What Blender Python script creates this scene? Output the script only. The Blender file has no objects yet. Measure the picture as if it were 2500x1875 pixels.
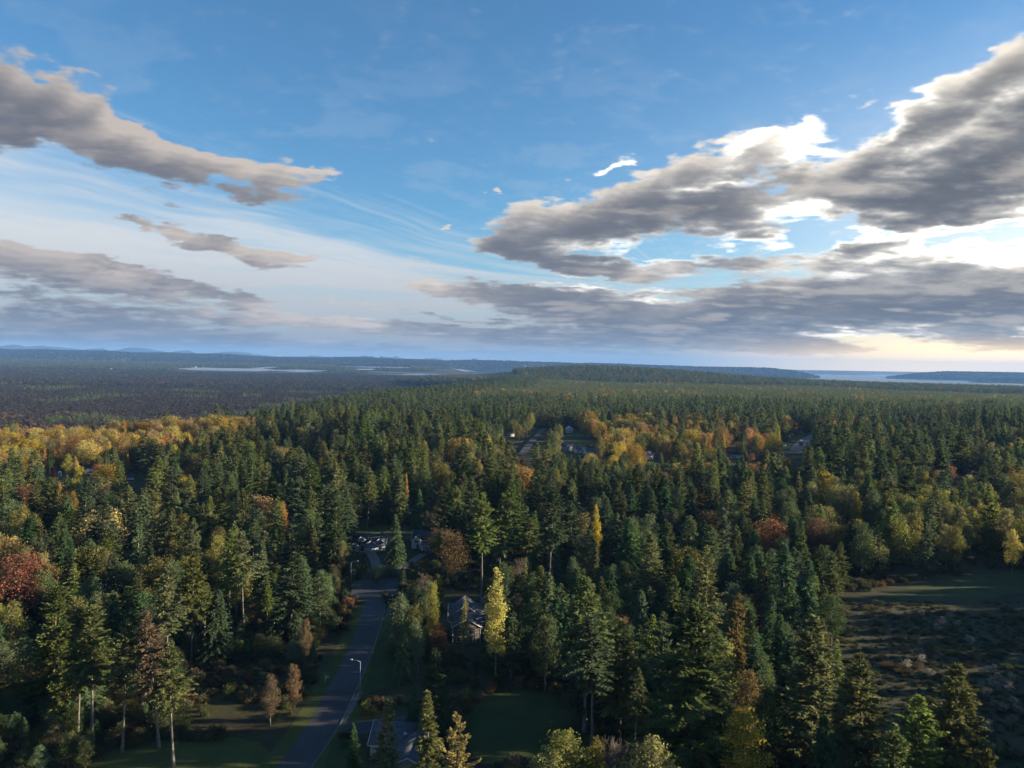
import bpy, math, random
import numpy as np

R = math.radians
SC = bpy.context.scene
COL = SC.collection

# ------------------------------------------------------------------ camera
CAM_Z, FPX, PW, PH = 90.0, 1902.0, 2500.0, 1875.0
PITCH, ROLL = R(1.52), R(1.0)
_f = np.array([0, math.cos(PITCH), -math.sin(PITCH)])
_u0 = np.array([0, math.sin(PITCH), math.cos(PITCH)])
_r0 = np.array([1.0, 0, 0])
CR = math.cos(ROLL) * _r0 + math.sin(ROLL) * _u0
CU = -math.sin(ROLL) * _r0 + math.cos(ROLL) * _u0
CF = _f
cam_d = bpy.data.cameras.new('camera')
cam = bpy.data.objects.new('camera', cam_d)
COL.objects.link(cam)
cam_d.sensor_width = 36.0
cam_d.lens = FPX / PW * 36.0
cam_d.clip_start, cam_d.clip_end = 1.0, 400000.0
from mathutils import Matrix
cam.matrix_world = Matrix(((CR[0], CU[0], -CF[0], 0), (CR[1], CU[1], -CF[1], 0), (CR[2], CU[2], -CF[2], CAM_Z), (0, 0, 0, 1)))
SC.camera = cam
K = 2500.0 / 2212.0            # the photograph was measured on a 2212 pixel wide copy

def ray(xd, yd):
    """direction of a photo pixel (2212x1659 copy)"""
    d = CF + (xd * K - PW / 2) / FPX * CR + (PH / 2 - yd * K) / FPX * CU
    return d / np.linalg.norm(d)

def gp(xd, yd, z=0.0):
    """where the ray of a pixel meets the level z"""
    d = ray(xd, yd)
    t = (z - CAM_Z) / d[2]
    return np.array([d[0] * t, d[1] * t, z])

def gs(xs, ys, z=0.0):
    return gp(xs / K, ys / K, z)

def proj(x, y, z):
    """world -> photo pixel (2212 copy), depth"""
    p = np.stack([np.asarray(x, float), np.asarray(y, float), np.asarray(z, float) - CAM_Z], -1)
    dep = p @ CF
    dep = np.where(np.abs(dep) < 1e-3, 1e-3, dep)
    xs = PW / 2 + FPX * (p @ CR) / dep
    ys = PH / 2 - FPX * (p @ CU) / dep
    return xs / K, ys / K, dep

# ------------------------------------------------------------------ render, light
SUN_AZ, SUN_EL = R(84), R(12)
SUN_DIR = np.array([math.sin(SUN_AZ) * math.cos(SUN_EL), math.cos(SUN_AZ) * math.cos(SUN_EL), math.sin(SUN_EL)])
SC.render.engine = 'CYCLES'
SC.cycles.use_denoising = True
try:
    SC.cycles.denoiser = 'OPENIMAGEDENOISE'
except Exception:
    pass
SC.cycles.max_bounces = 3
SC.cycles.diffuse_bounces = 1
SC.cycles.glossy_bounces = 2
SC.cycles.transmission_bounces = 1
SC.cycles.transparent_max_bounces = 4
SC.cycles.volume_bounces = 0
SC.cycles.caustics_reflective = False
SC.cycles.caustics_refractive = False
SC.cycles.sample_clamp_indirect = 4.0
SC.view_settings.view_transform = 'Standard'
SC.view_settings.look = 'None'
SC.view_settings.gamma = 1.0
SC.view_settings.use_curve_mapping = False
SC.view_settings.exposure = 1.8

sun_d = bpy.data.lights.new('sun', 'SUN')
sun_d.energy = 5.0
sun_d.angle = R(0.6)
sun_d.color = (1.0, 0.82, 0.55)
sun = bpy.data.objects.new('sun', sun_d)
COL.objects.link(sun)
from mathutils import Vector
sun.rotation_euler = Vector(SUN_DIR.tolist()).to_track_quat('Z', 'Y').to_euler()

class NT:
    """small helper to write node graphs"""
    def __init__(s, tree):
        s.t = tree
    def n(s, typ, **kw):
        nd = s.t.nodes.new(typ)
        for k, v in kw.items():
            setattr(nd, k, v)
        return nd
    def put(s, sock, v):
        if v is None:
            return
        if hasattr(v, 'is_output') or isinstance(v, bpy.types.NodeSocket):
            s.t.links.new(v, sock)
        else:
            sock.default_value = v
    def m(s, op, a, b=None, c=None, clamp=False):
        nd = s.n('ShaderNodeMath', operation=op, use_clamp=clamp)
        s.put(nd.inputs[0], a); s.put(nd.inputs[1], b)
        if c is not None:
            s.put(nd.inputs[2], c)
        return nd.outputs[0]
    def vm(s, op, a, b=None, scale=None):
        nd = s.n('ShaderNodeVectorMath', operation=op)
        s.put(nd.inputs[0], a)
        if b is not None:
            s.put(nd.inputs[1], b)
        if scale is not None:
            s.put(nd.inputs['Scale'], scale)
        return nd.outputs['Value' if op in ('LENGTH', 'DOT_PRODUCT', 'DISTANCE') else 'Vector']
    def xyz(s, x, y, z=0.0):
        nd = s.n('ShaderNodeCombineXYZ')
        s.put(nd.inputs[0], x); s.put(nd.inputs[1], y); s.put(nd.inputs[2], z)
        return nd.outputs[0]
    def sep(s, v):
        nd = s.n('ShaderNodeSeparateXYZ'); s.put(nd.inputs[0], v)
        return nd.outputs
    def noise(s, vec, scale, detail=4.0, rough=0.55, out='Fac', dist=0.0):
        nd = s.n('ShaderNodeTexNoise')
        s.put(nd.inputs['Vector'], vec); s.put(nd.inputs['Scale'], scale)
        nd.inputs['Detail'].default_value = detail
        nd.inputs['Roughness'].default_value = rough
        nd.inputs['Distortion'].default_value = dist
        return nd.outputs[out]
    def ss(s, v, a, b, lo=0.0, hi=1.0):
        nd = s.n('ShaderNodeMapRange', interpolation_type='SMOOTHSTEP')
        s.put(nd.inputs[0], v)
        nd.inputs[1].default_value = a; nd.inputs[2].default_value = b
        nd.inputs[3].default_value = lo; nd.inputs[4].default_value = hi
        return nd.outputs[0]
    def mix(s, f, a, b, blend='MIX'):
        nd = s.n('ShaderNodeMix', data_type='RGBA', blend_type=blend)
        s.put(nd.inputs[0], f)
        s.put(nd.inputs[6], a if not isinstance(a, tuple) else (*a[:3], 1.0))
        s.put(nd.inputs[7], b if not isinstance(b, tuple) else (*b[:3], 1.0))
        return nd.outputs[2]
    def ramp(s, f, stops):
        nd = s.n('ShaderNodeValToRGB')
        s.put(nd.inputs[0], f)
        e = nd.color_ramp.elements
        while len(e) < len(stops):
            e.new(0.5)
        for q, (p, c) in zip(e, stops):
            q.position = p; q.color = (*c, 1.0)
        return nd.outputs[0]

# ------------------------------------------------------------------ sky
def azel(xd, yd):
    d = ray(xd, yd)
    return math.atan2(d[0], d[1]), math.atan2(d[2], math.hypot(d[0], d[1]))

# cumulus banks: centre, half axes (pixels of the 2212 copy), slope in degrees (down to the right), weight
CLOUDS = [
    # long bank, upper left
    (-60, 205, 190, 80, 14, .92), (60, 235, 190, 66, 18, .90), (190, 285, 190, 58, 22, .86), (330, 335, 170, 50, 18, .84), (450, 375, 130, 40, 20, .84), (300, 285, 160, 30, 24, .4),
    (565, 400, 110, 34, 8, .85), (690, 392, 60, 18, -8, .8), (600, 345, 55, 26, 25, .35), (215, 210, 70, 22, 22, .35),
    # small bank over the veil
    (430, 510, 120, 22, 14, .85), (520, 540, 140, 26, 12, .95), (620, 548, 60, 14, 6, .75), (330, 485, 70, 9, 14, .6), (350, 425, 55, 12, 4, .4), (610, 580, 60, 7, 3, .5),
    # low left banks
    (60, 558, 150, 24, 7, .95), (250, 585, 150, 17, 8, .85), (120, 610, 240, 24, 6, .6), (330, 640, 190, 18, 6, .55), (560, 672, 90, 16, 10, .8), (520, 652, 70, 10, 8, .5),
    (120, 680, 320, 22, 3, .55), (460, 690, 260, 16, 3, .45), (760, 690, 260, 12, 4, .4), (250, 715, 500, 26, 2, .6), (900, 715, 420, 20, 3, .6), (650, 745, 700, 22, 2, .5),
    (300, 612, 300, 13, 5, .62), (120, 648, 300, 14, 4, .62), (480, 640, 200, 9, 5, .5), (760, 655, 130, 8, 6, .5), (640, 700, 260, 11, 3, .6), (420, 716, 300, 10, 3, .6), (860, 700, 220, 9, 4, .55), (150, 735, 420, 14, 2, .7), (700, 752, 420, 10, 2, .7), (350, 752, 320, 9, 1, .65), (1000, 760, 300, 8, 2, .6), (1350, 765, 260, 7, 2, .5), (1000, 690, 200, 8, 5, .5),
    # dark bank right of the gap
    (1120, 530, 90, 34, 4, 1.0), (1230, 500, 190, 52, 0, 1.15), (1400, 455, 230, 62, -6, 1.2), (1570, 450, 130, 62, 8, 1.1), (1600, 510, 140, 34, 10, .8),
    (1180, 568, 150, 26, 12, .9), (1330, 590, 190, 26, 8, 1.05), (1480, 575, 200, 24, 2, .7), (1400, 395, 160, 40, -14, .75), (1540, 345, 150, 44, -14, .75),
    (1330, 348, 48, 17, -28, .7), (1225, 365, 30, 12, 4, .35), (1690, 320, 110, 52, -22, .7), (1710, 385, 44, 26, 10, 1.0),
    # great bank, upper right
    (1830, 400, 170, 62, -6, 1.0), (1960, 320, 210, 82, -24, 1.0), (2130, 225, 200, 86, -26, 1.05), (2090, 380, 260, 76, -14, 1.15), (1960, 440, 190, 46, 4, 1.05),
    (2190, 410, 170, 60, 0, 1.1), (2330, 270, 200, 120, -20, 1.1), (2160, 470, 120, 22, 4, .8),
    # third tier
    (1870, 535, 150, 36, -16, .95), (1960, 570, 170, 40, -8, .95), (1690, 570, 190, 26, -5, .7), (2130, 590, 200, 44, 4, 1.0), (2300, 600, 200, 60, 0, 1.0),
    (930, 618, 130, 15, 8, .75), (1090, 640, 200, 32, 8, 1.0), (1270, 655, 220, 34, 6, 1.05), (1480, 660, 210, 30, 2, .85), (1640, 640, 180, 40, -6, 1.0),
    (1800, 650, 240, 42, 0, 1.05), (2060, 660, 260, 48, 0, 1.05), (1250, 690, 280, 15, 4, .7), (1560, 700, 330, 28, 1, .95), (1950, 705, 200, 18, 0, .75),
    (1420, 728, 420, 34, 3, .9), (1700, 745, 180, 30, 5, .8), (2090, 725, 190, 22, 2, .75), (2230, 745, 160, 16, -4, .7), (1100, 738, 300, 24, 2, .6), (1850, 690, 420, 30, 0, .9),
    # stray puffs
    (1872, 222, 40, 11, -12, .55), (1900, 190, 24, 8, -20, .35), (2140, 120, 12, 6, 0, .6), (965, 486, 20, 8, -14, .6), (1060, 423, 17, 6, 0, .6), (1070, 437, 9, 5, 0, .5),
    (925, 290, 30, 32, -10, .36), (885, 560, 50, 10, 0, .3), (25, 125, 40, 18, 20, .25),
]

_rt = np.random.RandomState(11)
_TAB = _rt.rand(256, 256).astype(np.float32)
def vnoise(u, v):
    iu, iv = np.floor(u), np.floor(v)
    fu, fv = (u - iu).astype(np.float32), (v - iv).astype(np.float32)
    iu, iv = iu.astype(np.int32) & 255, iv.astype(np.int32) & 255
    fu = fu * fu * (3 - 2 * fu); fv = fv * fv * (3 - 2 * fv)
    ju, jv = (iu + 1) & 255, (iv + 1) & 255
    a = _TAB[iv, iu]; c = _TAB[jv, iu]
    a = a + (_TAB[iv, ju] - a) * fu
    c = c + (_TAB[jv, ju] - c) * fu
    return a + (c - a) * fv
def fbm(u, v, oct=5, gain=.52, billow=False):
    s, a, t = 0.0, 1.0, 0.0
    for k in range(oct):
        n = vnoise(u + 17.3 * k, v + 9.7 * k)
        if billow:
            n = 1.0 - np.abs(2 * n - 1)
        s = s + a * n
        t += a; a *= gain
        u, v = 1.6 * u - 1.25 * v, 1.25 * u + 1.6 * v
    return s / t
def sst(v, a, b):
    t = np.clip((v - a) / (b - a), 0, 1)
    return t * t * (3 - 2 * t)

# thin, strongly lit places in the banks
THIN = [(1725, 300, 75, 40, -20, 1), (1585, 322, 75, 22, -22, .9), (2085, 268, 130, 34, -16, .9), (2130, 515, 190, 46, -8, 1.3), (1730, 455, 80, 26, 6, 1), (1400, 545, 150, 24, 5, .8),
        (1940, 500, 170, 16, -4, 1), (1190, 610, 170, 16, 7, .7), (1650, 530, 120, 22, 4, .8), (1500, 400, 200, 16, -6, .45), (1900, 400, 160, 24, -18, .6), (1330, 345, 50, 18, -28, .9),
        (1920, 715, 180, 14, -2, .7), (1450, 560, 60, 30, 10, .6), (1950, 250, 100, 14, -28, .5), (1400, 640, 120, 12, 6, .5), (440, 360, 150, 12, 20, .35), (150, 235, 150, 14, 18, .3)]
AZ0, AZ1, EL0, EL1 = -math.pi / 2, math.pi / 2, R(-2), R(52)
def cloud_map(ppd=17):
    """cover, thickness, light and veil of the cloud, by azimuth and elevation"""
    w, h = int(180 * ppd), int(54 * ppd)
    az, el = np.meshgrid(np.linspace(AZ0, AZ1, w, dtype=np.float32), np.linspace(EL0, EL1, h, dtype=np.float32))
    inv = np.cos(el) / (np.sin(np.maximum(el, -0.02)) + 0.13)
    qx, qy = np.sin(az) * inv, np.cos(az) * inv
    flat = 0.20 + 0.80 * sst(el, 0.0, 0.26)
    # cells stretched along the wind: down to the right on one side of the view, up to the right on the other
    ox = (fbm(qx * 3.0, qy * 3.0, 4) - .5) * .055 + (fbm(qx * 11 + 40, qy * 11, 4) - .5) * .044
    oy = (fbm(qx * 3.0 + 80, qy * 3.0, 4) - .5) * .045 + (fbm(qx * 11 + 120, qy * 11, 4) - .5) * .034
    pa, pe = az + ox * (.5 + .5 * flat), el + oy * flat
    C = np.zeros_like(az); DK = np.zeros_like(az)
    for (x, y, a, c, rot, wt_) in CLOUDS:
        ca, ce = azel(x, y)
        cr, sr = math.cos(R(rot)), math.sin(R(rot))
        du, dv = pa - ca, pe - ce
        A, B = a * 1.32 / 1683.0, c * 1.36 / 1683.0
        u, v = (du * cr - dv * sr) / A, (du * sr + dv * cr) / B
        s = np.clip(1.0 - np.sqrt(u * u + v * v), 0, 1)
        s = s * s * (3 - 2 * s)
        C = np.maximum(C, 0) + s * wt_ * 1.15 * (1 - 0.45 * np.clip(C, 0, 1.2))
    gen = sst(fbm(qx * 1.3 + 5, qy * 1.3, 4), .46, .66) * sst(np.abs(az), .66, .9) * sst(el, .62, .4)
    C = C + gen * .9
    n1 = fbm(qx * 7, qy * 7, 6, .56)
    n2 = fbm(qx * 5 + 30, qy * 9 + 11, 5, .55, True)
    n3 = fbm(az * 34, el * 60, 5, .58)
    n = .45 * n1 + .30 * n2 + .25 * n3
    D = C * 1.10 + (n - .52) * (0.9 + 1.9 * sst(C, 0.0, .5)) * (.50 + .50 * flat) - .27
    D = np.maximum(D, 0)
    def shift(F, du, dv):
        i, j = int(round(du * ppd)), int(round(dv * ppd))
        G = np.roll(np.roll(F, -i, 1), -j, 0)
        if j > 0:
            G[-j:] = 0
        return G
    T = np.zeros_like(D)
    for k in range(1, 8):
        T += shift(D, .30 * k, .42 * k * (.35 + .65)) * (1.0 if k > 1 else .6)
    L = np.exp(-.62 * T)
    # lighter and darker masses inside a bank
    m = .6 * fbm(qx * 3.2 + 60, qy * 6.0 + 7, 5, .55) + .4 * fbm(az * 16 + 3, el * 44 + 5, 5, .58)
    L = np.clip(L + .35 * sst(m, .50, .70) * sst(D, .15, .5), 0, 1)
    thin = np.zeros_like(D)
    for (x, y, a, c, rot, wt_) in THIN:
        ca, ce = azel(x, y)
        cr, sr = math.cos(R(rot)), math.sin(R(rot))
        du, dv = pa - ca, pe - ce
        u, v = (du * cr - dv * sr) / (a * 1.25 / 1683.0), (du * sr + dv * cr) / (c * 1.25 / 1683.0)
        thin = np.maximum(thin, wt_ * np.exp(-(u * u + v * v) * 1.3))
    soft = fbm(qx * 20, qy * 20, 4, .6)
    alpha = sst(D + (soft - .5) * .34, .0, .62) ** 1.15
    thick = np.clip(.46 + D * .75 + (m - .5) * 2.3 * sst(D, .1, .6), 0, 1.6) / 1.6
    thick = np.clip(thick - thin * (.46 + .5 * m), 0, 1)
    # high veil: streaks fanning towards a point low on the horizon
    va, ve_ = azel(1500, 640)
    fan = np.arctan2(el - ve_, np.minimum(az - va, -.02))
    fan = np.where(fan < 0, fan + 2 * math.pi, fan)
    rad = np.hypot(az - va, el - ve_)
    wob = (fbm(az * 5, el * 9, 3) - .5) * .05
    st = .6 * fbm((fan + wob) * 26, rad * 3.2 + 3, 5, .6) + .4 * fbm((fan + wob) * 60 + 9, rad * 7 + 3, 4, .6)
    a0, e0 = azel(0, 205); a1, e1 = azel(1090, 548)
    ln = e0 + (np.minimum(az, a1 + .03) - a0) * (e1 - e0) / (a1 - a0) - el
    v = sst(ln + (st - .5) * .16, -.03, .085) * (.74 + .26 * sst(st, .36, .60))
    gap = np.exp(-(((az - azel(150, 420)[0]) / .20) ** 2 + ((el - azel(150, 420)[1] + (az - azel(150, 420)[0]) * .16) / .018) ** 2))
    v = v * (1 - .45 * gap) * (1 - .6 * sst(az, .0, .3))
    v = np.maximum(v, .10 * sst(fbm(qx * 6 + 70, qy * 6 + 3, 5, .6), .52, .72) * sst(el, .5, .2))
    return alpha, thick, L, v

def sky_image():
    ch = np.stack(cloud_map(), -1).astype(np.float32)
    h, w = ch.shape[:2]
    im = bpy.data.images.new('cloud_cover', w, h, alpha=True, float_buffer=True, is_data=True)
    im.alpha_mode = 'CHANNEL_PACKED'
    im.pixels.foreach_set(np.ascontiguousarray(ch).ravel())
    im.update()
    return im
world = bpy.data.worlds.new('World')
SC.world = world
world.use_nodes = True
wt = world.node_tree
wt.nodes.clear()
b = NT(wt)
out = b.n('ShaderNodeOutputWorld')
bg = b.n('ShaderNodeBackground')
wt.links.new(bg.outputs[0], out.inputs[0])
sky = b.n('ShaderNodeTexSky', sky_type='NISHITA')
sky.sun_disc = False
sky.sun_elevation = SUN_EL
sky.sun_rotation = SUN_AZ
sky.altitude = 150
sky.air_density = 1.0
sky.dust_density = 0.6
sky.ozone_density = 3.0
SKY_STRENGTH = 0.05
bg.inputs['Strength'].default_value = SKY_STRENGTH
tc = b.n('ShaderNodeTexCoord')
Dv = tc.outputs['Generated']
x, y, z = b.sep(Dv)
az = b.m('ARCTAN2', x, y)
el = b.m('ARCTAN2', z, b.m('SQRT', b.m('ADD', b.m('MULTIPLY', x, x), b.m('MULTIPLY', y, y))))
U = 0.31 / SKY_STRENGTH
def col(*c):
    return (c[0] * U, c[1] * U, c[2] * U)
tx = b.n('ShaderNodeTexImage', interpolation='Linear', extension='MIRROR')
tx.image = sky_image()
uv = b.xyz(b.m('MULTIPLY_ADD', az, 1 / (AZ1 - AZ0), -AZ0 / (AZ1 - AZ0)), b.m('MULTIPLY_ADD', b.m('MINIMUM', b.m('MAXIMUM', el, EL0 + .002), EL1 - .002), 1 / (EL1 - EL0), -EL0 / (EL1 - EL0)), 0.0)
wt.links.new(uv, tx.inputs[0])
A, T, L = b.sep(tx.outputs['Color'])
V = tx.outputs['Alpha']
# the cloud is brightest where the light breaks through it, on the sun's side of the view
BRK = (math.sin(R(56)) * math.cos(R(11)), math.cos(R(56)) * math.cos(R(11)), math.sin(R(11)))
cosun = b.m('MAXIMUM', b.vm('DOT_PRODUCT', Dv, BRK), 0.0)
near2 = b.m('POWER', cosun, 1.8)
tr = b.m('EXPONENT', b.m('MULTIPLY', T, -4.5))
edge = b.mix(near2, col(.50, .50, .50), col(2.4, 2.25, 1.95))
core = b.mix(near2, col(.135, .145, .180), col(.095, .105, .130))
litc = b.mix(near2, col(.52, .455, .41), col(.95, .86, .72))
cum = b.mix(tr, b.mix(L, core, litc), edge)
skyc = b.mix(1.0, sky.outputs[0], (.70, 1.02, 1.16), 'MULTIPLY')
veilc = b.mix(b.ss(el, .02, .16), col(.44, .45, .46), col(.66, .69, .71))
c1 = b.mix(V, skyc, veilc)
low = b.ss(el, .065, 0.0)
lowc = b.mix(b.ss(az, .14, .56), col(.21, .225, .235), col(2.9, 1.75, .36))
c1 = b.mix(b.m('MULTIPLY', low, b.ss(az, -.1, .4, .62, .85)), c1, lowc)
gl = b.m('MULTIPLY', b.m('MULTIPLY', b.m('POWER', cosun, 8.0), .9), b.ss(el, .42, .12))
c1 = b.mix(gl, c1, col(1.5, 1.35, 1.1))
cum = b.mix(b.m('MULTIPLY', b.ss(el, .045, 0.0), b.ss(az, -.1, .4, .35, .75)), cum, lowc)
c2 = b.mix(b.m('MULTIPLY', A, b.ss(el, -.01, .02)), c1, cum)
wt.links.new(c2, bg.inputs['Color'])
world.cycles.sampling_method = 'MANUAL'
world.cycles.sample_map_resolution = 512
# ------------------------------------------------------------------ helpers
def tag(o, label=None, cat=None, group=None, kind=None):
    if label: o['label'] = label
    if cat: o['category'] = cat
    if group: o['group'] = group
    if kind: o['kind'] = kind
    return o

def mesh_np(name, V, F, mats=(), mi=None, smooth=False):
    """F: list of (n,k) index arrays"""
    me = bpy.data.meshes.new(name)
    V = np.asarray(V, np.float32)
    F = [np.asarray(f, np.int32) for f in F if len(f)]
    me.vertices.add(len(V)); me.vertices.foreach_set('co', V.ravel())
    nl = sum(f.size for f in F); npoly = sum(len(f) for f in F)
    me.loops.add(nl); me.polygons.add(npoly)
    me.loops.foreach_set('vertex_index', np.concatenate([f.ravel() for f in F]))
    tot = np.concatenate([np.full(len(f), f.shape[1], np.int32) for f in F])
    me.polygons.foreach_set('loop_start', np.concatenate([[0], np.cumsum(tot)[:-1]]).astype(np.int32))
    me.polygons.foreach_set('loop_total', tot)
    for m in mats:
        me.materials.append(m)
    if mi is not None:
        me.polygons.foreach_set('material_index', np.asarray(mi, np.int32))
    if smooth:
        me.polygons.foreach_set('use_smooth', np.ones(npoly, bool))
    me.update(calc_edges=True)
    return me

def obj(name, me, parent=None, loc=None, rot=None):
    o = bpy.data.objects.new(name, me)
    COL.objects.link(o)
    if parent is not None:
        o.parent = parent
    if loc is not None: o.location = loc
    if rot is not None: o.rotation_euler = rot
    return o

def empty(name, loc, rz=0.0, label=None, cat=None, group=None):
    o = bpy.data.objects.new(name, None)
    o.empty_display_size = 0.5
    COL.objects.link(o)
    o.location = loc; o.rotation_euler = (0, 0, rz)
    return tag(o, label, cat, group)

class MB:
    """collects boxes, prisms and tubes into one mesh"""
    def __init__(s):
        s.v, s.q, s.t = [], [], []
    def box(s, x0, x1, y0, y1, z0, z1):
        n = len(s.v)
        s.v += [(x0, y0, z0), (x1, y0, z0), (x1, y1, z0), (x0, y1, z0), (x0, y0, z1), (x1, y0, z1), (x1, y1, z1), (x0, y1, z1)]
        s.q += [(n, n+3, n+2, n+1), (n+4, n+5, n+6, n+7), (n, n+1, n+5, n+4), (n+1, n+2, n+6, n+5), (n+2, n+3, n+7, n+6), (n+3, n, n+4, n+7)]
        return s
    def quad(s, a, b_, c, d):
        n = len(s.v); s.v += [a, b_, c, d]; s.q.append((n, n+1, n+2, n+3)); return s
    def slab(s, a, b_, c, d, th):
        """quad a,b,c,d thickened downwards along its normal"""
        A, B, C_, D = [np.array(p, float) for p in (a, b_, c, d)]
        nrm = np.cross(B - A, D - A); nrm /= np.linalg.norm(nrm)
        lo = [tuple(p - nrm * th) for p in (A, B, C_, D)]
        n = len(s.v)
        s.v += [tuple(A), tuple(B), tuple(C_), tuple(D)] + lo
        s.q += [(n, n+1, n+2, n+3), (n+7, n+6, n+5, n+4), (n, n+4, n+5, n+1), (n+1, n+5, n+6, n+2), (n+2, n+6, n+7, n+3), (n+3, n+7, n+4, n)]
        return s
    def tube(s, pts, rad, sides=6):
        pts = [np.array(p, float) for p in pts]
        n0 = len(s.v)
        for i, p in enumerate(pts):
            t = pts[min(i+1, len(pts)-1)] - pts[max(i-1, 0)]
            t /= max(np.linalg.norm(t), 1e-9)
            up = np.array([0, 0, 1.0]) if abs(t[2]) < .9 else np.array([1.0, 0, 0])
            a = np.cross(t, up); a /= np.linalg.norm(a); c = np.cross(t, a)
            r = rad[i] if hasattr(rad, '__len__') else rad
            for k in range(sides):
                w = 2 * math.pi * k / sides
                s.v.append(tuple(p + (a * math.cos(w) + c * math.sin(w)) * r))
        for i in range(len(pts) - 1):
            for k in range(sides):
                k2 = (k + 1) % sides
                s.q.append((n0 + i*sides + k, n0 + i*sides + k2, n0 + (i+1)*sides + k2, n0 + (i+1)*sides + k))
        m = (len(pts) - 1) * sides + n0
        for k in range(1, sides - 1):
            s.t.append((m, m + k, m + k + 1)); s.t.append((n0, n0 + k + 1, n0 + k))
        return s
    def tri(s, a, b_, c):
        n = len(s.v); s.v += [a, b_, c]; s.t.append((n, n+1, n+2)); return s
    def mesh(s, name, mat, smooth=False):
        return mesh_np(name, np.array(s.v), [np.array(s.q).reshape(-1, 4), np.array(s.t).reshape(-1, 3)], [mat], None, smooth)
    def build(s, name, mat, parent=None, smooth=False, loc=None, rot=None):
        return obj(name, s.mesh(name, mat, smooth), parent, loc, rot)

# ------------------------------------------------------------------ materials
def new_mat(name):
    m = bpy.data.materials.new(name); m.use_nodes = True
    m.node_tree.nodes.clear()
    b = NT(m.node_tree)
    o = b.n('ShaderNodeOutputMaterial')
    return m, b, o

def plain(name, c, rough=.7, var=.25, scale=3.0, spec=.3, metal=0.0, bump=0.0, coord='Object'):
    m, b, o = new_mat(name)
    t = b.n('ShaderNodeTexCoord').outputs[coord]
    n = b.noise(t, scale, 5, .6)
    k = b.ss(n, .3, .7, 1 - var, 1 + var)
    cc = b.mix(1.0, c, b.xyz(k, k, k), 'MULTIPLY')
    p = b.n('ShaderNodeBsdfPrincipled')
    b.put(p.inputs['Base Color'], cc)
    p.inputs['Roughness'].default_value = rough
    p.inputs['Metallic'].default_value = metal
    p.inputs['Specular IOR Level'].default_value = spec
    if bump:
        bm = b.n('ShaderNodeBump'); bm.inputs['Strength'].default_value = bump
        b.put(bm.inputs['Height'], b.noise(t, scale * 6, 4, .6)); b.put(p.inputs['Normal'], bm.outputs[0])
    b.t.links.new(p.outputs[0], o.inputs[0])
    return m

def leafy(name, dark, light, tip, transl=.3, scale=.7):
    """foliage: differs from tree to tree (instance random) and from clump to clump"""
    m, b, o = new_mat(name)
    oi = b.n('ShaderNodeObjectInfo')
    t = b.n('ShaderNodeTexCoord').outputs['Object']
    n = b.noise(t, scale, 3, .65)
    c = b.mix(b.ss(n, .32, .68), dark, light)
    c = b.mix(b.ss(b.noise(t, scale * 5, 2, .6), .52, .80), c, tip)
    rnd = oi.outputs['Random']
    hsv = b.n('ShaderNodeHueSaturation')
    b.put(hsv.inputs['Color'], c)
    r2 = b.m('FRACT', b.m('MULTIPLY', rnd, 7.31)); r3 = b.m('FRACT', b.m('MULTIPLY', rnd, 23.7))
    b.put(hsv.inputs['Hue'], b.m('MULTIPLY_ADD', rnd, .045, .4775))
    b.put(hsv.inputs['Saturation'], b.m('MULTIPLY_ADD', r2, .32, .72))
    b.put(hsv.inputs['Value'], b.m('MULTIPLY_ADD', r3, .80, .78))
    d = b.n('ShaderNodeBsdfDiffuse'); b.put(d.inputs[0], hsv.outputs[0])
    tl = b.n('ShaderNodeBsdfTranslucent'); b.put(tl.inputs[0], hsv.outputs[0])
    mx = b.n('ShaderNodeMixShader'); mx.inputs[0].default_value = transl
    b.t.links.new(d.outputs[0], mx.inputs[1]); b.t.links.new(tl.outputs[0], mx.inputs[2])
    b.t.links.new(mx.outputs[0], o.inputs[0])
    return m

M = {}
M['fir'] = leafy('fir_needles', (0.068, 0.100, 0.034), (0.138, 0.178, 0.052), (0.240, 0.250, 0.082), .45)
M['fir_dark'] = leafy('dark_fir_needles', (0.046, 0.078, 0.040), (0.088, 0.130, 0.056), (0.150, 0.180, 0.085), .42)
M['fir_olive'] = leafy('olive_fir_needles', (0.083, 0.105, 0.033), (0.150, 0.165, 0.051), (0.255, 0.217, 0.090), .40)
M['fir_brown'] = leafy('browning_fir_needles', (0.135, 0.105, 0.045), (0.225, 0.165, 0.068), (0.315, 0.225, 0.105), .40)
M['cedar'] = leafy('cedar_sprays', (0.042, 0.084, 0.039), (0.075, 0.135, 0.054), (0.135, 0.180, 0.072), .40)
M['green'] = leafy('green_leaves', (0.058, 0.101, 0.039), (0.098, 0.146, 0.052), (0.156, 0.182, 0.072), .38)
M['olive'] = leafy('olive_leaves', (0.130, 0.140, 0.030), (0.220, 0.212, 0.042), (0.310, 0.275, 0.068), .42)
M['gold'] = leafy('golden_leaves', (0.224, 0.146, 0.022), (0.347, 0.230, 0.034), (0.470, 0.336, 0.067), .42)
M['yellow'] = leafy('yellow_leaves', (0.291, 0.224, 0.027), (0.426, 0.336, 0.045), (0.538, 0.448, 0.090), .45)
M['orange'] = leafy('orange_leaves', (0.224, 0.090, 0.018), (0.358, 0.151, 0.029), (0.470, 0.224, 0.056), .42)
M['russet'] = leafy('russet_leaves', (0.118, 0.052, 0.022), (0.190, 0.087, 0.034), (0.269, 0.134, 0.056), .36)
M['brown'] = leafy('brown_leaves', (0.095, 0.069, 0.034), (0.151, 0.110, 0.052), (0.213, 0.157, 0.078), .33)
M['grey'] = leafy('thin_grey_twigs', (0.101, 0.087, 0.069), (0.146, 0.125, 0.099), (0.190, 0.168, 0.134), .2)
M['scrub'] = leafy('scrub_leaves', (0.056, 0.054, 0.025), (0.095, 0.083, 0.036), (0.146, 0.123, 0.056), .33, .9)
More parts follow.
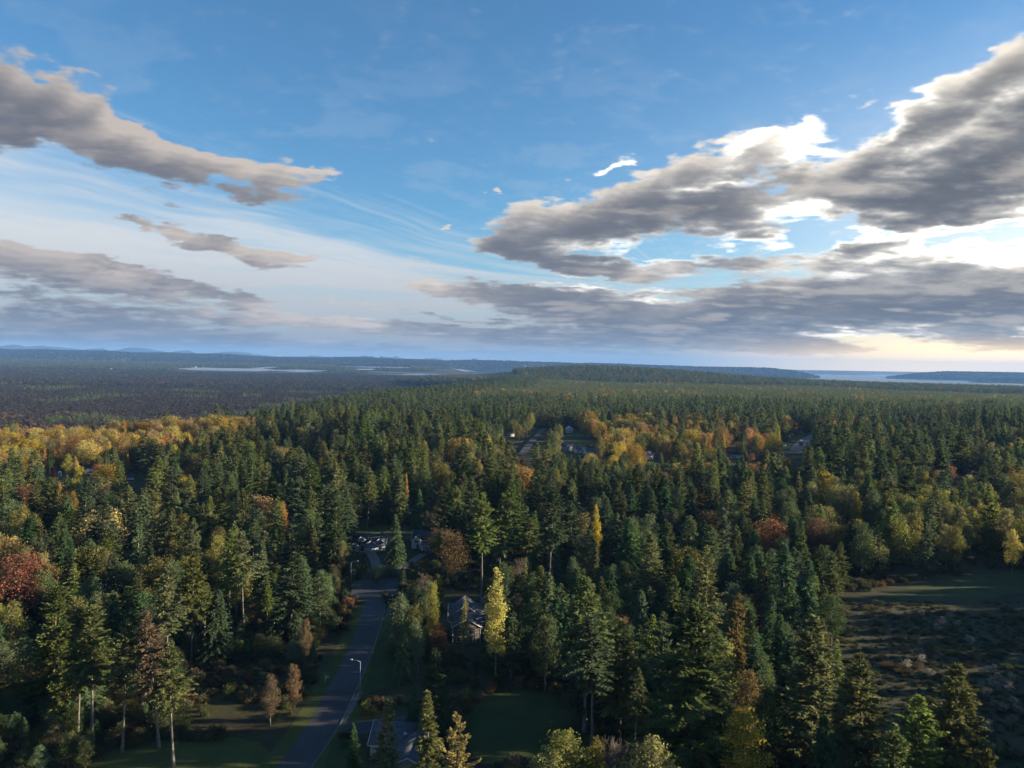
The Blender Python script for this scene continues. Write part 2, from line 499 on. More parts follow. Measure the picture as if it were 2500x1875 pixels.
M['fern'] = leafy('fern_leaves', (0.045, 0.067, 0.022), (0.078, 0.095, 0.031), (0.123, 0.112, 0.045), .33, .9)
M['rust'] = leafy('rust_red_leaves', (.200, .078, .026), (.300, .125, .040), (.400, .200, .075), .42)
M['young'] = leafy('young_fir_needles', (.085, .120, .032), (.150, .190, .052), (.240, .255, .080), .45)
M['valley'] = leafy('bare_valley_wood', (.036, .032, .031), (.052, .045, .041), (.066, .056, .049), .2)  # bare brown, darkened to paint in the cloud shadow over the valley
M['bark'] = plain('grey_bark', (.145, .128, .110), .9, .45, 1.4, .1)
M['palebark'] = plain('pale_bark', (.135, .125, .112), .9, .35, 1.2, .1)
M['darkbark'] = plain('dark_bark', (.075, .062, .050), .9, .45, 1.4, .1)

# ------------------------------------------------------------------ terrain
def lerp_tab(v, tab):
    return np.interp(v, [p[0] for p in tab], [p[1] for p in tab])

# where the plateau breaks off to the valley: x of the edge by y
EDGE = [(0, -2600), (560, -1050), (700, -640), (770, -480), (815, -350), (930, -285), (1560, -262), (2500, -40), (3100, 60), (3700, -60), (4300, -330), (5000, -520), (5600, -250), (6400, 900), (7200, 3200), (9000, 9000)]
SEA_Z = -74.0
def hgt(x, y):
    x = np.asarray(x, float); y = np.asarray(y, float)
    r = np.hypot(x, y)
    und = sst(r, 450, 1000) * (3.0 * np.sin(x / 210 + 1.3) * np.sin(y / 260 + .4) + 2.0 * np.sin(x / 97 + y / 143))
    plateau = und - sst(x, 600, 2400) * sst(y, 1200, 3200) * 22.0
    # wooded ridge beyond the plantation
    ridge = 62 * np.exp(-(np.where(x < 500, (x - 500) / 640, (x - 500) / 950) ** 2) - ((y - 4850) / 650) ** 2)
    ridge = ridge + 8 * np.exp(-((x - 2300) / 1100) ** 2 - ((y - 4700) / 600) ** 2)
    plateau = plateau + ridge
    fl = -67.0 + 1.0 * np.sin(x / 400) * np.sin(y / 500) * sst(y, 5400, 4400) + np.clip((y - 5500) / 7000, 0, 1.2) * 81.0 * sst(x, 2500, 500)
    s = x - lerp_tab(y, EDGE)
    k = sst(s, -300, 25)
    z = fl + (plateau - fl) * k
    # coast on the far side of the plateau
    coast = sst(y - lerp_tab(x, [(-4000, 30000), (0, 6600), (900, 6300), (2600, 5300), (4200, 4700), (9000, 4000)]), -350, 250) * sst(x, -2600, -900)
    z = z * (1 - coast) + (-95) * coast
    # far hills with the towns, sinking to the sound on the right
    prof = lerp_tab(x, [(-16000, 190), (-9000, 170), (-6500, 150), (-4200, 118), (-2500, 100), (0, 96), (1800, 80), (3600, 72), (4700, 58), (5150, 20), (5400, -95), (30000, -95)])
    far = sst(y, 11600, 14800)
    steep = sst(y, 12600, 14300)
    rise = np.where(x > -1000, steep, far)
    rise = rise * (1 - .35 * sst(y, 16500, 20000))
    bump = 14 * np.sin(x / 900 + 1) * np.sin(x / 2300) + 9 * np.sin(x / 420 + y / 700) + 6 * np.sin(x / 190 + y / 350)
    z = np.where(y > 11000, np.maximum(z, z + (prof + bump * np.clip(prof / 80, 0, 1) - z) * rise), z)
    # islands in the sound
    def isl(cx, cy, ax, ay, h):
        q = ((x - cx) / ax) ** 2 + ((y - cy) / ay) ** 2
        return -95 + (95 + h) * sst(1.0 - q, -.1, .55)
    z = np.maximum(z, isl(11300, 14800, 4300, 1500, 52))
    z = np.maximum(z, isl(9800, 11600, 3300, 500, -30))
    z = np.maximum(z, isl(7600, 24000, 3600, 1500, 20))
    z = np.maximum(z, isl(15500, 30000, 9000, 2500, 30))
    return z

def ground_mesh():
    rr = np.concatenate([[0, 25, 60, 100], np.arange(140, 1000, 20), np.geomspace(1000, 9000, 110), np.geomspace(9150, 26000, 90), np.geomspace(27000, 41000, 10)])
    aa = np.concatenate([np.linspace(-180, -50, 27)[:-1], np.linspace(-50, 50, 321), np.linspace(50, 180, 27)[1:-1]])
    a = np.radians(aa)
    Rr, Aa = np.meshgrid(rr, a, indexing='ij')
    X, Y = Rr * np.sin(Aa), Rr * np.cos(Aa)
    Z = hgt(X, Y)
    V = np.stack([X, Y, Z], -1).reshape(-1, 3)
    nr, na = X.shape
    i, j = np.meshgrid(np.arange(nr - 1), np.arange(na), indexing='ij')
    j2 = (j + 1) % na
    F = np.stack([i * na + j, i * na + j2, (i + 1) * na + j2, (i + 1) * na + j], -1).reshape(-1, 4)
    return V, F[:, ::-1]

m, b, o = new_mat('forest_floor')
t = b.n('ShaderNodeTexCoord').outputs['Object']
c = b.mix(b.ss(b.noise(t, .05, 5, .6), .35, .65), (.038, .032, .020), (.055, .060, .026))
c = b.mix(b.ss(b.noise(t, .6, 5, .65), .5, .75), c, (.085, .065, .038))
p = b.n('ShaderNodeBsdfPrincipled'); b.put(p.inputs['Base Color'], c)
p.inputs['Roughness'].default_value = .95; p.inputs['Specular IOR Level'].default_value = .1
bm = b.n('ShaderNodeBump'); bm.inputs['Strength'].default_value = .6; bm.inputs['Distance'].default_value = .3
b.put(bm.inputs['Height'], b.noise(t, 2.5, 4, .6)); b.put(p.inputs['Normal'], bm.outputs[0])
b.t.links.new(p.outputs[0], o.inputs[0])
M['floor'] = m
V, F = ground_mesh()
ground = obj('ground', mesh_np('ground', V, [F], [M['floor']], smooth=True))
tag(ground, 'dark forest floor over the whole plateau, valley and far hills', kind='structure')

m, b, o = new_mat('sea_water')
p = b.n('ShaderNodeBsdfPrincipled')
p.inputs['Base Color'].default_value = (.035, .055, .070, 1)
p.inputs['Roughness'].default_value = .22
p.inputs['IOR'].default_value = 1.33
t = b.n('ShaderNodeTexCoord').outputs['Object']
bm = b.n('ShaderNodeBump'); bm.inputs['Strength'].default_value = .35; bm.inputs['Distance'].default_value = 6.0
b.put(bm.inputs['Height'], b.noise(t, .012, 5, .7)); b.put(p.inputs['Normal'], bm.outputs[0])
b.t.links.new(p.outputs[0], o.inputs[0])
M['water'] = m
M['river'] = plain('sky_toned_river_water', (.20, .22, .24), .32, .15, .004, .9)  # lightened base colour stands in for bright sky reflected on the water
sea = obj('sea', mesh_np('sea', [(-44000, 4000, SEA_Z), (44000, 4000, SEA_Z), (44000, 41500, SEA_Z), (-44000, 41500, SEA_Z)], [[(0, 1, 2, 3)]], [M['water']]))
tag(sea, 'pale grey open water of the sound below the horizon', kind='structure')

def flat_poly(name, pts, z, mat, label, kind='structure'):
    """flat sheet from a list of world xy points"""
    import bmesh
    bm_ = bmesh.new()
    vs = [bm_.verts.new((q[0], q[1], z)) for q in pts]
    f = bm_.faces.new(vs)
    bmesh.ops.triangulate(bm_, faces=[f])
    bmesh.ops.recalc_face_normals(bm_, faces=bm_.faces)
    me = bpy.data.meshes.new(name)
    for fc in bm_.faces:
        if fc.normal.z < 0:
            fc.normal_flip()
    bm_.to_mesh(me); bm_.free()
    me.materials.append(mat)
    return tag(obj(name, me), label, kind=kind)

# river arms and ponds of the estuary: outline in pixels of the 2212 copy, on the valley floor
WATERS = [
    [(380, 797), (420, 795), (520, 796), (560, 797), (600, 799), (560, 801), (505, 800.5), (430, 799.5)],
    [(540, 795), (585, 793), (600, 792.5), (596, 794), (560, 797)],
    [(585, 799.5), (640, 798.8), (715, 800.5), (700, 801.5), (640, 801.4), (590, 801)],
    [(600, 803), (660, 801.8), (700, 802.5), (650, 803.6)],
    [(722, 790), (790, 789), (880, 792), (888, 794), (800, 793), (740, 791.5)],
    [(762, 798), (800, 797), (815, 798.5), (790, 799)],
    [(790, 803.5), (860, 802.6), (980, 804.6), (1080, 803.4), (1130, 804.6), (1060, 808), (960, 808), (880, 806.2), (810, 805.2)],
    [(825, 808.6), (900, 808.0), (960, 809.2), (900, 809.8)],
    [(930, 797.5), (1000, 796.8), (1035, 798.4), (960, 799)],
]
LEVEL = -65.4
def on_ground(px, py, up=0.0, t0=1500.0, t1=14500.0):
    """where the ray of a pixel comes down on the land"""
    d = ray(px, py)
    ts = np.linspace(t0, t1, 1300)
    hit = np.nonzero(CAM_Z + d[2] * ts < hgt(d[0] * ts, d[1] * ts) + up)[0]
    t_ = ts[hit[0]] if len(hit) else t1
    return np.array([d[0] * t_, d[1] * t_, float(hgt(d[0] * t_, d[1] * t_)) + up])
def sloped(name, pts, mat, label):
    me = mesh_np(name, pts, [[tuple(range(len(pts)))]], [mat])
    return tag(obj(name, me), label, kind='structure')
for i, w_ in enumerate(WATERS):
    cy_ = np.mean([q_[1] for q_ in w_])
    P_ = np.array([on_ground(qx_, cy_ + (qy_ - cy_) * 1.35, 1.2, 6500) for (qx_, qy_) in w_])
    # even out the outline, lay it on one sloping plane
    fine = []
    for k in range(len(P_)):
        a_, c_ = P_[k], P_[(k + 1) % len(P_)]
        for q in range(6):
            f_ = q / 6
            rnd = np.random.RandomState(i * 100 + k * 7 + q)
            fine.append((a_ * (1 - f_) + c_ * f_)[:2] + (rnd.rand(2) - .5) * np.array([60, 110]) * (q > 0))
    fine = np.array(fine)
    zz = hgt(fine[:, 0], fine[:, 1]) + 1.2 + .1 * i
    A_ = np.column_stack([fine, np.ones(len(fine))])
    cf, *_r = np.linalg.lstsq(A_, zz, rcond=None)
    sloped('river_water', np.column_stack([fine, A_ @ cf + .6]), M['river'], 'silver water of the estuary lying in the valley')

# far mountains, real ridges far behind the hills
def mountain(name, cx, cy, width, depth, peaks, label, seed):
    rs = np.random.RandomState(seed)
    nx, ny = 90, 16
    u = np.linspace(-1, 1, nx); v = np.linspace(-1, 1, ny)
    Uu, Vv = np.meshgrid(u, v, indexing='ij')
    top = np.zeros(nx)
    for (pu, pw, ph) in peaks:
        top = np.maximum(top, ph * np.exp(-((u - pu) / pw) ** 2))
    top = top * (1 + .10 * np.interp(u, np.linspace(-1, 1, 40), rs.rand(40) - .5) + .14 * np.interp(u, np.linspace(-1, 1, 90), rs.rand(90) - .5))
    Z = top[:, None] * np.clip(1 - np.abs(Vv) ** 1.4, 0, 1) * (1 + .12 * (rs.rand(nx, ny) - .5)) * np.clip((1 - np.abs(Uu)) * 8, 0, 1)
    X, Y = cx + Uu * width, cy + Vv * depth
    V = np.stack([X, Y, SEA_Z - 20 + Z], -1).reshape(-1, 3)
    i, j = np.meshgrid(np.arange(nx - 1), np.arange(ny - 1), indexing='ij')
    F = np.stack([i * ny + j, (i + 1) * ny + j, (i + 1) * ny + j + 1, i * ny + j + 1], -1).reshape(-1, 4)
    return tag(obj(name, mesh_np(name, V, [F], [M['mountain']], smooth=True)), label, kind='structure')
M['mountain'] = plain('mountain_forest', (.045, .055, .055), .95, .4, .002, .05)
mountain('mountains', -15000, 29000, 11000, 3000, [(-.85, .1, 560), (-.75, .3, 600), (-.58, .06, 590), (-.45, .16, 580), (-.32, .05, 560), (-.2, .22, 540), (-.05, .06, 500), (.1, .18, 480), (.25, .05, 450), (.4, .22, 420), (.7, .2, 320)], 'faint blue mountain chain far behind the hills', 3)
mountain('mountains', -4600, 27000, 4600, 2000, [(-.55, .25, 270), (-.3, .08, 300), (-.1, .16, 350), (.02, .06, 355), (.12, .14, 365), (.4, .22, 300), (.75, .2, 240)], 'low blue hills standing behind the estuary', 5)
mountain('mountains', -900, 27000, 2200, 1500, [(-.2, .25, 320), (.05, .1, 300), (.3, .35, 270)], 'small blue hump on the horizon behind the far plateau', 9)
# ------------------------------------------------------------------ trees
def trunk_np(H, r0, r1, rs, bend=.4, rings=7, sides=7, z0=-0.6):
    t = np.linspace(0, 1, rings)
    a = rs.rand() * 6.28
    off = bend * np.sin(t * 2.4 + rs.rand() * 3) * t
    C = np.stack([off * math.cos(a), off * math.sin(a), z0 + t * (H - z0)], -1)
    r = r0 + (r1 - r0) * t ** .8
    r[0] *= 1.35
    w = np.linspace(0, 2 * math.pi, sides, endpoint=False)
    V = C[:, None, :] + r[:, None, None] * np.stack([np.cos(w), np.sin(w), 0 * w], -1)[None]
    V = V.reshape(-1, 3)
    i, j = np.meshgrid(np.arange(rings - 1), np.arange(sides), indexing='ij'); j2 = (j + 1) % sides
    F = np.stack([i * sides + j, i * sides + j2, (i + 1) * sides + j2, (i + 1) * sides + j], -1).reshape(-1, 4)
    return V, F, C, r

def limbs_np(A, B, ra, rb, sides=4, sag=0.0):
    """straight-ish tapered limbs from points A to points B"""
    n = len(A)
    Mid = (A + B) / 2; Mid[:, 2] += sag * np.linalg.norm(B - A, axis=1)
    d = B - A; d = d / np.maximum(np.linalg.norm(d, axis=1, keepdims=True), 1e-6)
    up = np.where(np.abs(d[:, 2:3]) < .9, np.array([[0, 0, 1.0]]), np.array([[1.0, 0, 0]]))
    s = np.cross(d, up); s /= np.linalg.norm(s, axis=1, keepdims=True)
    t = np.cross(d, s)
    w = np.linspace(0, 2 * math.pi, sides, endpoint=False)
    ring = np.cos(w)[None, :, None] * s[:, None] + np.sin(w)[None, :, None] * t[:, None]
    rm = (ra + rb) / 2
    V = np.concatenate([A[:, None] + ring * ra[:, None, None], Mid[:, None] + ring * rm[:, None, None], B[:, None] + ring * rb[:, None, None]], 1)
    base = np.arange(n)[:, None] * (3 * sides)
    F = []
    for lvl in range(2):
        for k in range(sides):
            k2 = (k + 1) % sides
            F.append(base + np.array([[lvl * sides + k, lvl * sides + k2, (lvl + 1) * sides + k2, (lvl + 1) * sides + k]]))
    return V.reshape(-1, 3), np.concatenate(F)

def kites(P0, D, Ln, Wd, rs, fold=.25):
    """leaf-like kites from P0 along D"""
    up = rs.normal(size=P0.shape) * .5 + np.array([0, 0, 1.0])
    s = np.cross(D, up); s /= np.maximum(np.linalg.norm(s, axis=1, keepdims=True), 1e-6)
    n = np.cross(s, D)
    mid = P0 + D * (Ln * .5)[:, None] - n * (Wd * fold)[:, None]
    V = np.stack([P0, mid + s * Wd[:, None], P0 + D * Ln[:, None], mid - s * Wd[:, None]], 1).reshape(-1, 3)
    k = np.arange(len(P0))[:, None] * 4
    return V, np.concatenate([k + np.array([[0, 1, 2]]), k + np.array([[0, 2, 3]])])

def fir_np(seed, H=30.0, base=.1, Rm=4.3, step=.55, nb=5, droop=.16, ragged=.25, spray=1.0, power=.8, topup=45, node=.5, gaps=0):
    rs = np.random.RandomState(seed)
    TV, TF, C, r = trunk_np(H, .40, .03, rs)
    z0 = base * H
    zs = np.arange(z0, H - .25, step)
    zs = zs + rs.normal(size=len(zs)) * step * .35
    n_per = rs.poisson(nb - 1, len(zs)) + 1
    z = np.repeat(zs, n_per)
    z = np.clip(z + rs.normal(size=len(z)) * .2, z0 * .9, H - .1)
    t = np.clip((z - z0) / (H - z0), 0, 1)
    prof = (1 - t) ** power * (.45 + .55 * np.clip(t / .16, 0, 1))
    az = rs.rand(len(z)) * 6.283
    # uneven sides: lobes round the tree and up it
    lob = 1 + ragged * (np.sin(az * 2 + z * .55 + seed) * .5 + np.sin(az * 3 - z * .9 + 2 * seed) * .5)
    L = np.maximum(Rm * prof * lob * (rs.uniform(.55, 1.12, len(z))), .28)
    if gaps:
        keep = rs.rand(len(z)) > gaps * (1 - t)
        z, t, az, L = z[keep], t[keep], az[keep], L[keep]
    e0 = np.radians(-8 + (topup + 8) * t ** 1.3 + rs.normal(size=len(z)) * 9)
    nn = np.maximum((L / node).astype(int) + 2, 3)
    bi = np.repeat(np.arange(len(z)), nn)
    k = np.concatenate([np.arange(q) for q in nn])
    s = (k + .7) / nn[bi]                                   # 0..1 along the branch
    s = .18 + .82 * s
    Lb = L[bi]
    h = s * Lb * np.cos(e0[bi])
    dz = s * Lb * np.sin(e0[bi]) - droop * Lb * s ** 2 + .10 * Lb * s ** 4
    cx = np.interp(z[bi], C[:, 2], C[:, 0]); cy = np.interp(z[bi], C[:, 2], C[:, 1])
    ca, sa = np.cos(az[bi]), np.sin(az[bi])
    P0 = np.stack([cx + h * ca, cy + h * sa, z[bi] + dz], -1)
    tang = np.stack([ca * np.cos(e0[bi]), sa * np.cos(e0[bi]), np.sin(e0[bi]) - 2 * droop * s], -1)
    side = np.stack([-sa, ca, 0 * ca], -1)
    Vs, Fs, off = [], [], 0
    for sg in (-1, 1, 0):
        D = tang * .8 + side * (sg * .75) + np.array([0, 0, -.18]) + rs.normal(size=P0.shape) * .22
        if sg == 0:
            D = tang + rs.normal(size=P0.shape) * .3 + np.array([0, 0, .12])
        D /= np.linalg.norm(D, axis=1, keepdims=True)
        ln = spray * (.42 + .62 * (1 - s) * np.minimum(Lb / 3, 1) + .1) * rs.uniform(.75, 1.25, len(s))
        v, f = kites(P0, D, ln, ln * rs.uniform(.20, .30, len(s)), rs)
        Vs.append(v); Fs.append(f + off); off += len(v)
    # leader
    v, f = kites(np.array([[C[-1, 0], C[-1, 1], H - .5]] * 3), np.array([[0, 0, 1.0], [.15, 0, 1], [-.1, .12, 1]]), np.array([1.2, .8, .7]), np.array([.08, .1, .1]), rs)
    Vs.append(v); Fs.append(f + off)
    # thin branches
    ok = (L > 1.0) & (rs.rand(len(L)) < .55)
    A = np.stack([np.interp(z[ok], C[:, 2], C[:, 0]), np.interp(z[ok], C[:, 2], C[:, 1]), z[ok]], -1)
    q = .8 * L[ok]
    B = A + np.stack([np.cos(az[ok]) * q * np.cos(e0[ok]), np.sin(az[ok]) * q * np.cos(e0[ok]), q * np.sin(e0[ok]) - droop * q * .8], -1)
    LV, LF = limbs_np(A, B, np.full(len(A), .05), np.full(len(A), .015), 3, .03)
    # dead stubs on the bare stem
    if base > .25:
        m_ = 22
        zz = rs.uniform(.12 * H, z0, m_); a2 = rs.rand(m_) * 6.28; q = rs.uniform(.4, 2.0, m_)
        A = np.stack([np.interp(zz, C[:, 2], C[:, 0]), np.interp(zz, C[:, 2], C[:, 1]), zz], -1)
        B = A + np.stack([np.cos(a2) * q, np.sin(a2) * q, -q * .15], -1)
        v, f = limbs_np(A, B, np.full(m_, .035), np.full(m_, .01), 3)
        LF = np.concatenate([LF, f + len(LV)]); LV = np.concatenate([LV, v])
    TF = np.concatenate([TF, LF + len(TV)]); TV = np.concatenate([TV, LV])
    return (TV, TF), (np.concatenate(Vs), np.concatenate(Fs))

def broad_np(seed, H=20.0, Rm=4.5, form='round', leaves=5200, leaf=.40, lobes=20, base=.30, open_=.25, stems=1):
    rs = np.random.RandomState(seed)
    TVs, TFs, toff = [], [], 0
    tops = []
    for st in range(stems):
        TV, TF, C, r = trunk_np(H * rs.uniform(.80, .92), .26 if stems == 1 else .16, .04, rs, bend=.9)
        lean = rs.normal(size=2) * (.0 if stems == 1 else .10)
        TV = TV + np.stack([TV[:, 2] * lean[0], TV[:, 2] * lean[1], 0 * TV[:, 2]], -1)
        C = C + np.stack([C[:, 2] * lean[0], C[:, 2] * lean[1], 0 * C[:, 2]], -1)
        TVs.append(TV); TFs.append(TF + toff); toff += len(TV); tops.append(C)
    # lobes of the crown
    n = lobes
    zt = (np.arange(n) + rs.rand(n)) / n
    if form == 'round':
        prof = np.sqrt(np.clip(1 - (2 * zt - .85) ** 2 / 1.35, .05, 1))
    elif form == 'tall':
        prof = .30 + .70 * np.sin(np.clip(zt * .92 + .12, 0, 1) * math.pi) ** .8
    elif form == 'spire':
        prof = np.clip(1.05 - zt, .10, 1) ** .75 * (.6 + .4 * np.clip(zt / .2, 0, 1))
    else:   # vase
        prof = .30 + .70 * zt ** .8
    az = np.arange(n) * 2.4 + rs.rand(n) * .9
    rad = Rm * prof * rs.uniform(.25, .95, n)
    z = H * (base + (.97 - base) * zt)
    LC = np.stack([rad * np.cos(az), rad * np.sin(az), z], -1)
    lr = Rm * (.20 + .26 * prof) * rs.uniform(.6, 1.35, n)
    lz = lr * rs.uniform(.75, 1.15, n)
    LC[:, 2] = np.minimum(LC[:, 2], H - lz * .9)
    # limbs
    C = tops[0]
    zb = np.clip(z - rad * rs.uniform(.7, 1.3, n) - 1.0, .18 * H, C[-1, 2] - .5)
    A = np.stack([np.interp(zb, C[:, 2], C[:, 0]), np.interp(zb, C[:, 2], C[:, 1]), zb], -1)
    v, f = limbs_np(A, LC.copy(), np.full(n, .10), np.full(n, .03), 4, .04)
    TVs.append(v); TFs.append(f + toff); toff += len(v)
    # twigs from the lobes
    m_ = n * 9
    li = rs.randint(0, n, m_)
    d = rs.normal(size=(m_, 3)); d[:, 2] = np.abs(d[:, 2]) * .9; d /= np.linalg.norm(d, axis=1, keepdims=True)
    A = LC[li] - d * (lr[li] * .2)[:, None]
    B = LC[li] + d * (lr[li] * rs.uniform(.8, 1.15, m_))[:, None]
    v, f = limbs_np(A, B, np.full(m_, .030), np.full(m_, .010), 3)
    TVs.append(v); TFs.append(f + toff); toff += len(v)
    # leaves
    wgt = lr ** 2; wgt /= wgt.sum()
    li = rs.choice(n, leaves, p=wgt)
    d = rs.normal(size=(leaves, 3)); d /= np.linalg.norm(d, axis=1, keepdims=True)
    rr = rs.uniform(open_, 1.0, leaves) ** .55
    # ragged shell
    rr = rr * (1 + .22 * np.sin(d[:, 0] * 5 + li) * np.sin(d[:, 1] * 5 + 2 * li) + .20 * rs.normal(size=leaves))
    P = LC[li] + d * rr[:, None] * np.stack([lr[li], lr[li], lz[li]], -1)
    P = P + rs.normal(size=P.shape) * .12
    D = rs.normal(size=P.shape) + d * .5 + np.array([0, 0, -.15]); D /= np.linalg.norm(D, axis=1, keepdims=True)
    ln = leaf * rs.uniform(.7, 1.35, leaves)
    v, f = kites(P - D * (ln * .5)[:, None], D, ln, ln * rs.uniform(.32, .46, leaves), rs, .15)
    return (np.concatenate(TVs), np.concatenate(TFs)), (v, f)

def bare_np(seed, H=16.0, Rm=4.0, twigs=900):
    rs = np.random.RandomState(seed)
    TV, TF, C, r = trunk_np(H * .82, .22, .04, rs, bend=.9)
    Vs, Fs, off = [TV], [TF], len(TV)
    n = 26
    zb = rs.uniform(.28, .92, n) * C[-1, 2]; az = rs.rand(n) * 6.28
    A = np.stack([np.interp(zb, C[:, 2], C[:, 0]), np.interp(zb, C[:, 2], C[:, 1]), zb], -1)
    ln = Rm * (.35 + .75 * (1 - zb / H)) * rs.uniform(.7, 1.2, n)
    B = A + np.stack([np.cos(az) * ln, np.sin(az) * ln, ln * rs.uniform(.6, 1.1, n)], -1)
    B[:, 2] = np.minimum(B[:, 2], H)
    v, f = limbs_np(A, B, np.full(n, .09), np.full(n, .025), 4, .05); Vs.append(v); Fs.append(f + off); off += len(v)
    for lvl, cnt, sc, ra in ((0, 160, .42, .03), (1, twigs, .24, .016)):
        k = rs.randint(0, len(A), cnt); t = rs.uniform(.25, 1, cnt)[:, None]
        A2 = A[k] * (1 - t) + B[k] * t
        d = rs.normal(size=(cnt, 3)) * .8 + (B[k] - A[k]) / np.linalg.norm(B[k] - A[k], axis=1, keepdims=True) + np.array([0, 0, .4])
        d /= np.linalg.norm(d, axis=1, keepdims=True)
        B2 = A2 + d * (Rm * sc * rs.uniform(.6, 1.2, cnt))[:, None]
        v, f = limbs_np(A2, B2, np.full(cnt, ra), np.full(cnt, ra * .4), 3); Vs.append(v); Fs.append(f + off); off += len(v)
        A, B = A2, B2
    # fine twig haze with a few last leaves
    k = rs.randint(0, len(A), 1500); t = rs.uniform(.3, 1, 1500)[:, None]
    P = A[k] * (1 - t) + B[k] * t
    D = rs.normal(size=P.shape) + np.array([0, 0, .6]); D /= np.linalg.norm(D, axis=1, keepdims=True)
    lnn = rs.uniform(.35, .8, 1500)
    cv, cf = kites(P, D, lnn, lnn * .07, rs, .1)
    return (np.concatenate(Vs), np.concatenate(Fs)), (cv, cf)

class Kind:
    """a tree form: trunk mesh and crown mesh, height, half width"""
    def __init__(s, name, parts, H, Rm, leafmat, barkmat):
        (TV, TF), (CV, CF_) = parts
        s.name, s.H, s.R = name, H, Rm
        s.trunk = mesh_np(name + '_trunk', TV, [TF], [M[barkmat]], smooth=True)
        s.crown = mesh_np(name + '_crown', CV, [CF_], [M[leafmat]])
        s.leafmat, s.bark = leafmat, barkmat
        V = np.concatenate([TV, CV])
        s.whole = mesh_np(name + '_whole', V, [TF, CF_ + len(TV)], [M[barkmat], M[leafmat]], np.concatenate([np.zeros(len(TF), int), np.ones(len(CF_), int)]))
        s.alt = {}
    def crown_in(s, mat):
        if mat == s.leafmat:
            return s.crown
        if ('c', mat) not in s.alt:
            me = s.crown.copy(); me.materials[0] = M[mat]; s.alt[('c', mat)] = me
        return s.alt[('c', mat)]
    def whole_in(s, mat):
        if mat == s.leafmat:
            return s.whole
        if ('w', mat) not in s.alt:
            me = s.whole.copy(); me.materials[1] = M[mat]; s.alt[('w', mat)] = me
        return s.alt[('w', mat)]

KD = {}
def kind(name, parts, H, Rm, leafmat, barkmat):
    KD[name] = Kind(name, parts, H, Rm, leafmat, barkmat)
for i in range(4):      # full firs, branches to the ground
    kind(f'fir{i}', fir_np(10 + i, 30, .05 + .03 * i, 7.0 + .6 * (i % 2), droop=.14 + .03 * i, ragged=.34, spray=1.3, nb=6, power=.66, node=.55), 30, 7.0, 'fir', 'bark')
for i in range(3):      # tall firs with a bare lower stem
    kind(f'tallfir{i}', fir_np(30 + i, 34, .40 + .05 * i, 6.4, droop=.2, ragged=.42, gaps=.25, step=.5, spray=1.3, nb=6, power=.66, node=.55), 34, 6.4, 'fir', 'palebark')
for i in range(2):      # narrow hemlock-like
    kind(f'narrow{i}', fir_np(50 + i, 26, .08, 4.4, droop=.30, power=.75, ragged=.28, topup=30, spray=1.15, nb=6), 26, 4.4, 'fir', 'bark')
for i in range(2):      # old ragged fir with gaps
    kind(f'ragged{i}', fir_np(60 + i, 36, .20, 7.2, step=.75, nb=5, droop=.18, ragged=.6, gaps=.4, power=.65, spray=1.45), 36, 7.2, 'fir_dark', 'bark')
for i in range(2):      # dense cedars, drooping
    kind(f'cedar{i}', fir_np(70 + i, 24, .02, 5.8, step=.42, nb=7, droop=.42, power=.65, ragged=.15, spray=1.1, topup=20), 24, 5.8, 'cedar', 'bark')
for i in range(3):
    kind(f'maple{i}', broad_np(100 + i, 17, 5.6, 'round', 5600, .42, 32, .24), 17, 5.6, 'gold', 'darkbark')
for i in range(3):
    kind(f'alder{i}', broad_np(120 + i, 21, 3.9, 'tall', 5200, .38, 30, .26, stems=1 + i % 2), 21, 3.9, 'olive', 'palebark')
for i in range(2):
    kind(f'poplar{i}', broad_np(140 + i, 26, 3.4, 'spire', 4600, .40, 34, .24), 26, 3.4, 'yellow', 'palebark')
kind('vase0', broad_np(150, 15, 5.6, 'vase', 4200, .34, 22, .36, open_=.5, stems=2), 15, 5.6, 'orange', 'palebark')
for i in range(2):
    kind(f'bare{i}', bare_np(160 + i), 16, 4.0, 'grey', 'palebark')
kind('snag0', fir_np(80, 24, .25, 2.4, step=.9, nb=2, gaps=.6, spray=.45, ragged=.6), 24, 2.4, 'grey', 'palebark')
kind('bush0', broad_np(170, 3.2, 2.1, 'round', 1500, .26, 9, .12, stems=2), 3.2, 2.1, 'scrub', 'darkbark')
kind('bush1', broad_np(171, 2.4, 2.0, 'round', 1300, .24, 8, .10, stems=2), 2.4, 2.0, 'scrub', 'darkbark')
# plain forms for the far woods
for i in range(2):
    kind(f'farfir{i}', fir_np(200 + i, 26, .08, 6.0, step=1.5, nb=4, droop=.15, spray=2.2, node=1.3, power=.62), 26, 6.0, 'fir', 'bark')
kind('youngfir', fir_np(210, 14, .02, 3.2, step=1.0, nb=4, droop=.05, spray=1.5, node=.9), 14, 2.6, 'fir', 'bark')
for i in range(2):
    kind(f'farbroad{i}', broad_np(220 + i, 18, 5.2, 'round', 420, 1.5, 12, .25), 18, 5.2, 'brown', 'bark')
# ------------------------------------------------------------------ the wood: where each tree stands
RNG = np.random.RandomState(4)
def jgrid(y0, y1, k0, k1, sp):
    """jittered rows between depths y0..y1 and x = k0*y..k1*y"""
    ys = np.arange(y0, y1, sp)
    X, Y = [], []
    for yy in ys:
        xs = np.arange(k0 * yy, k1 * yy, sp)
        X.append(xs + RNG.uniform(-.48, .48, len(xs)) * sp); Y.append(yy + RNG.uniform(-.48, .48, len(xs)) * sp)
    return np.concatenate(X), np.concatenate(Y)

def inpoly(x, y, poly):
    x = np.asarray(x); y = np.asarray(y)
    r = np.zeros(x.shape, bool)
    n = len(poly)
    for i in range(n):
        x0, y0 = poly[i][:2]; x1, y1 = poly[(i + 1) % n][:2]
        c = ((y0 > y) != (y1 > y)) & (x < (x1 - x0) * (y - y0) / (y1 - y0 + 1e-12) + x0)
        r ^= c
    return r

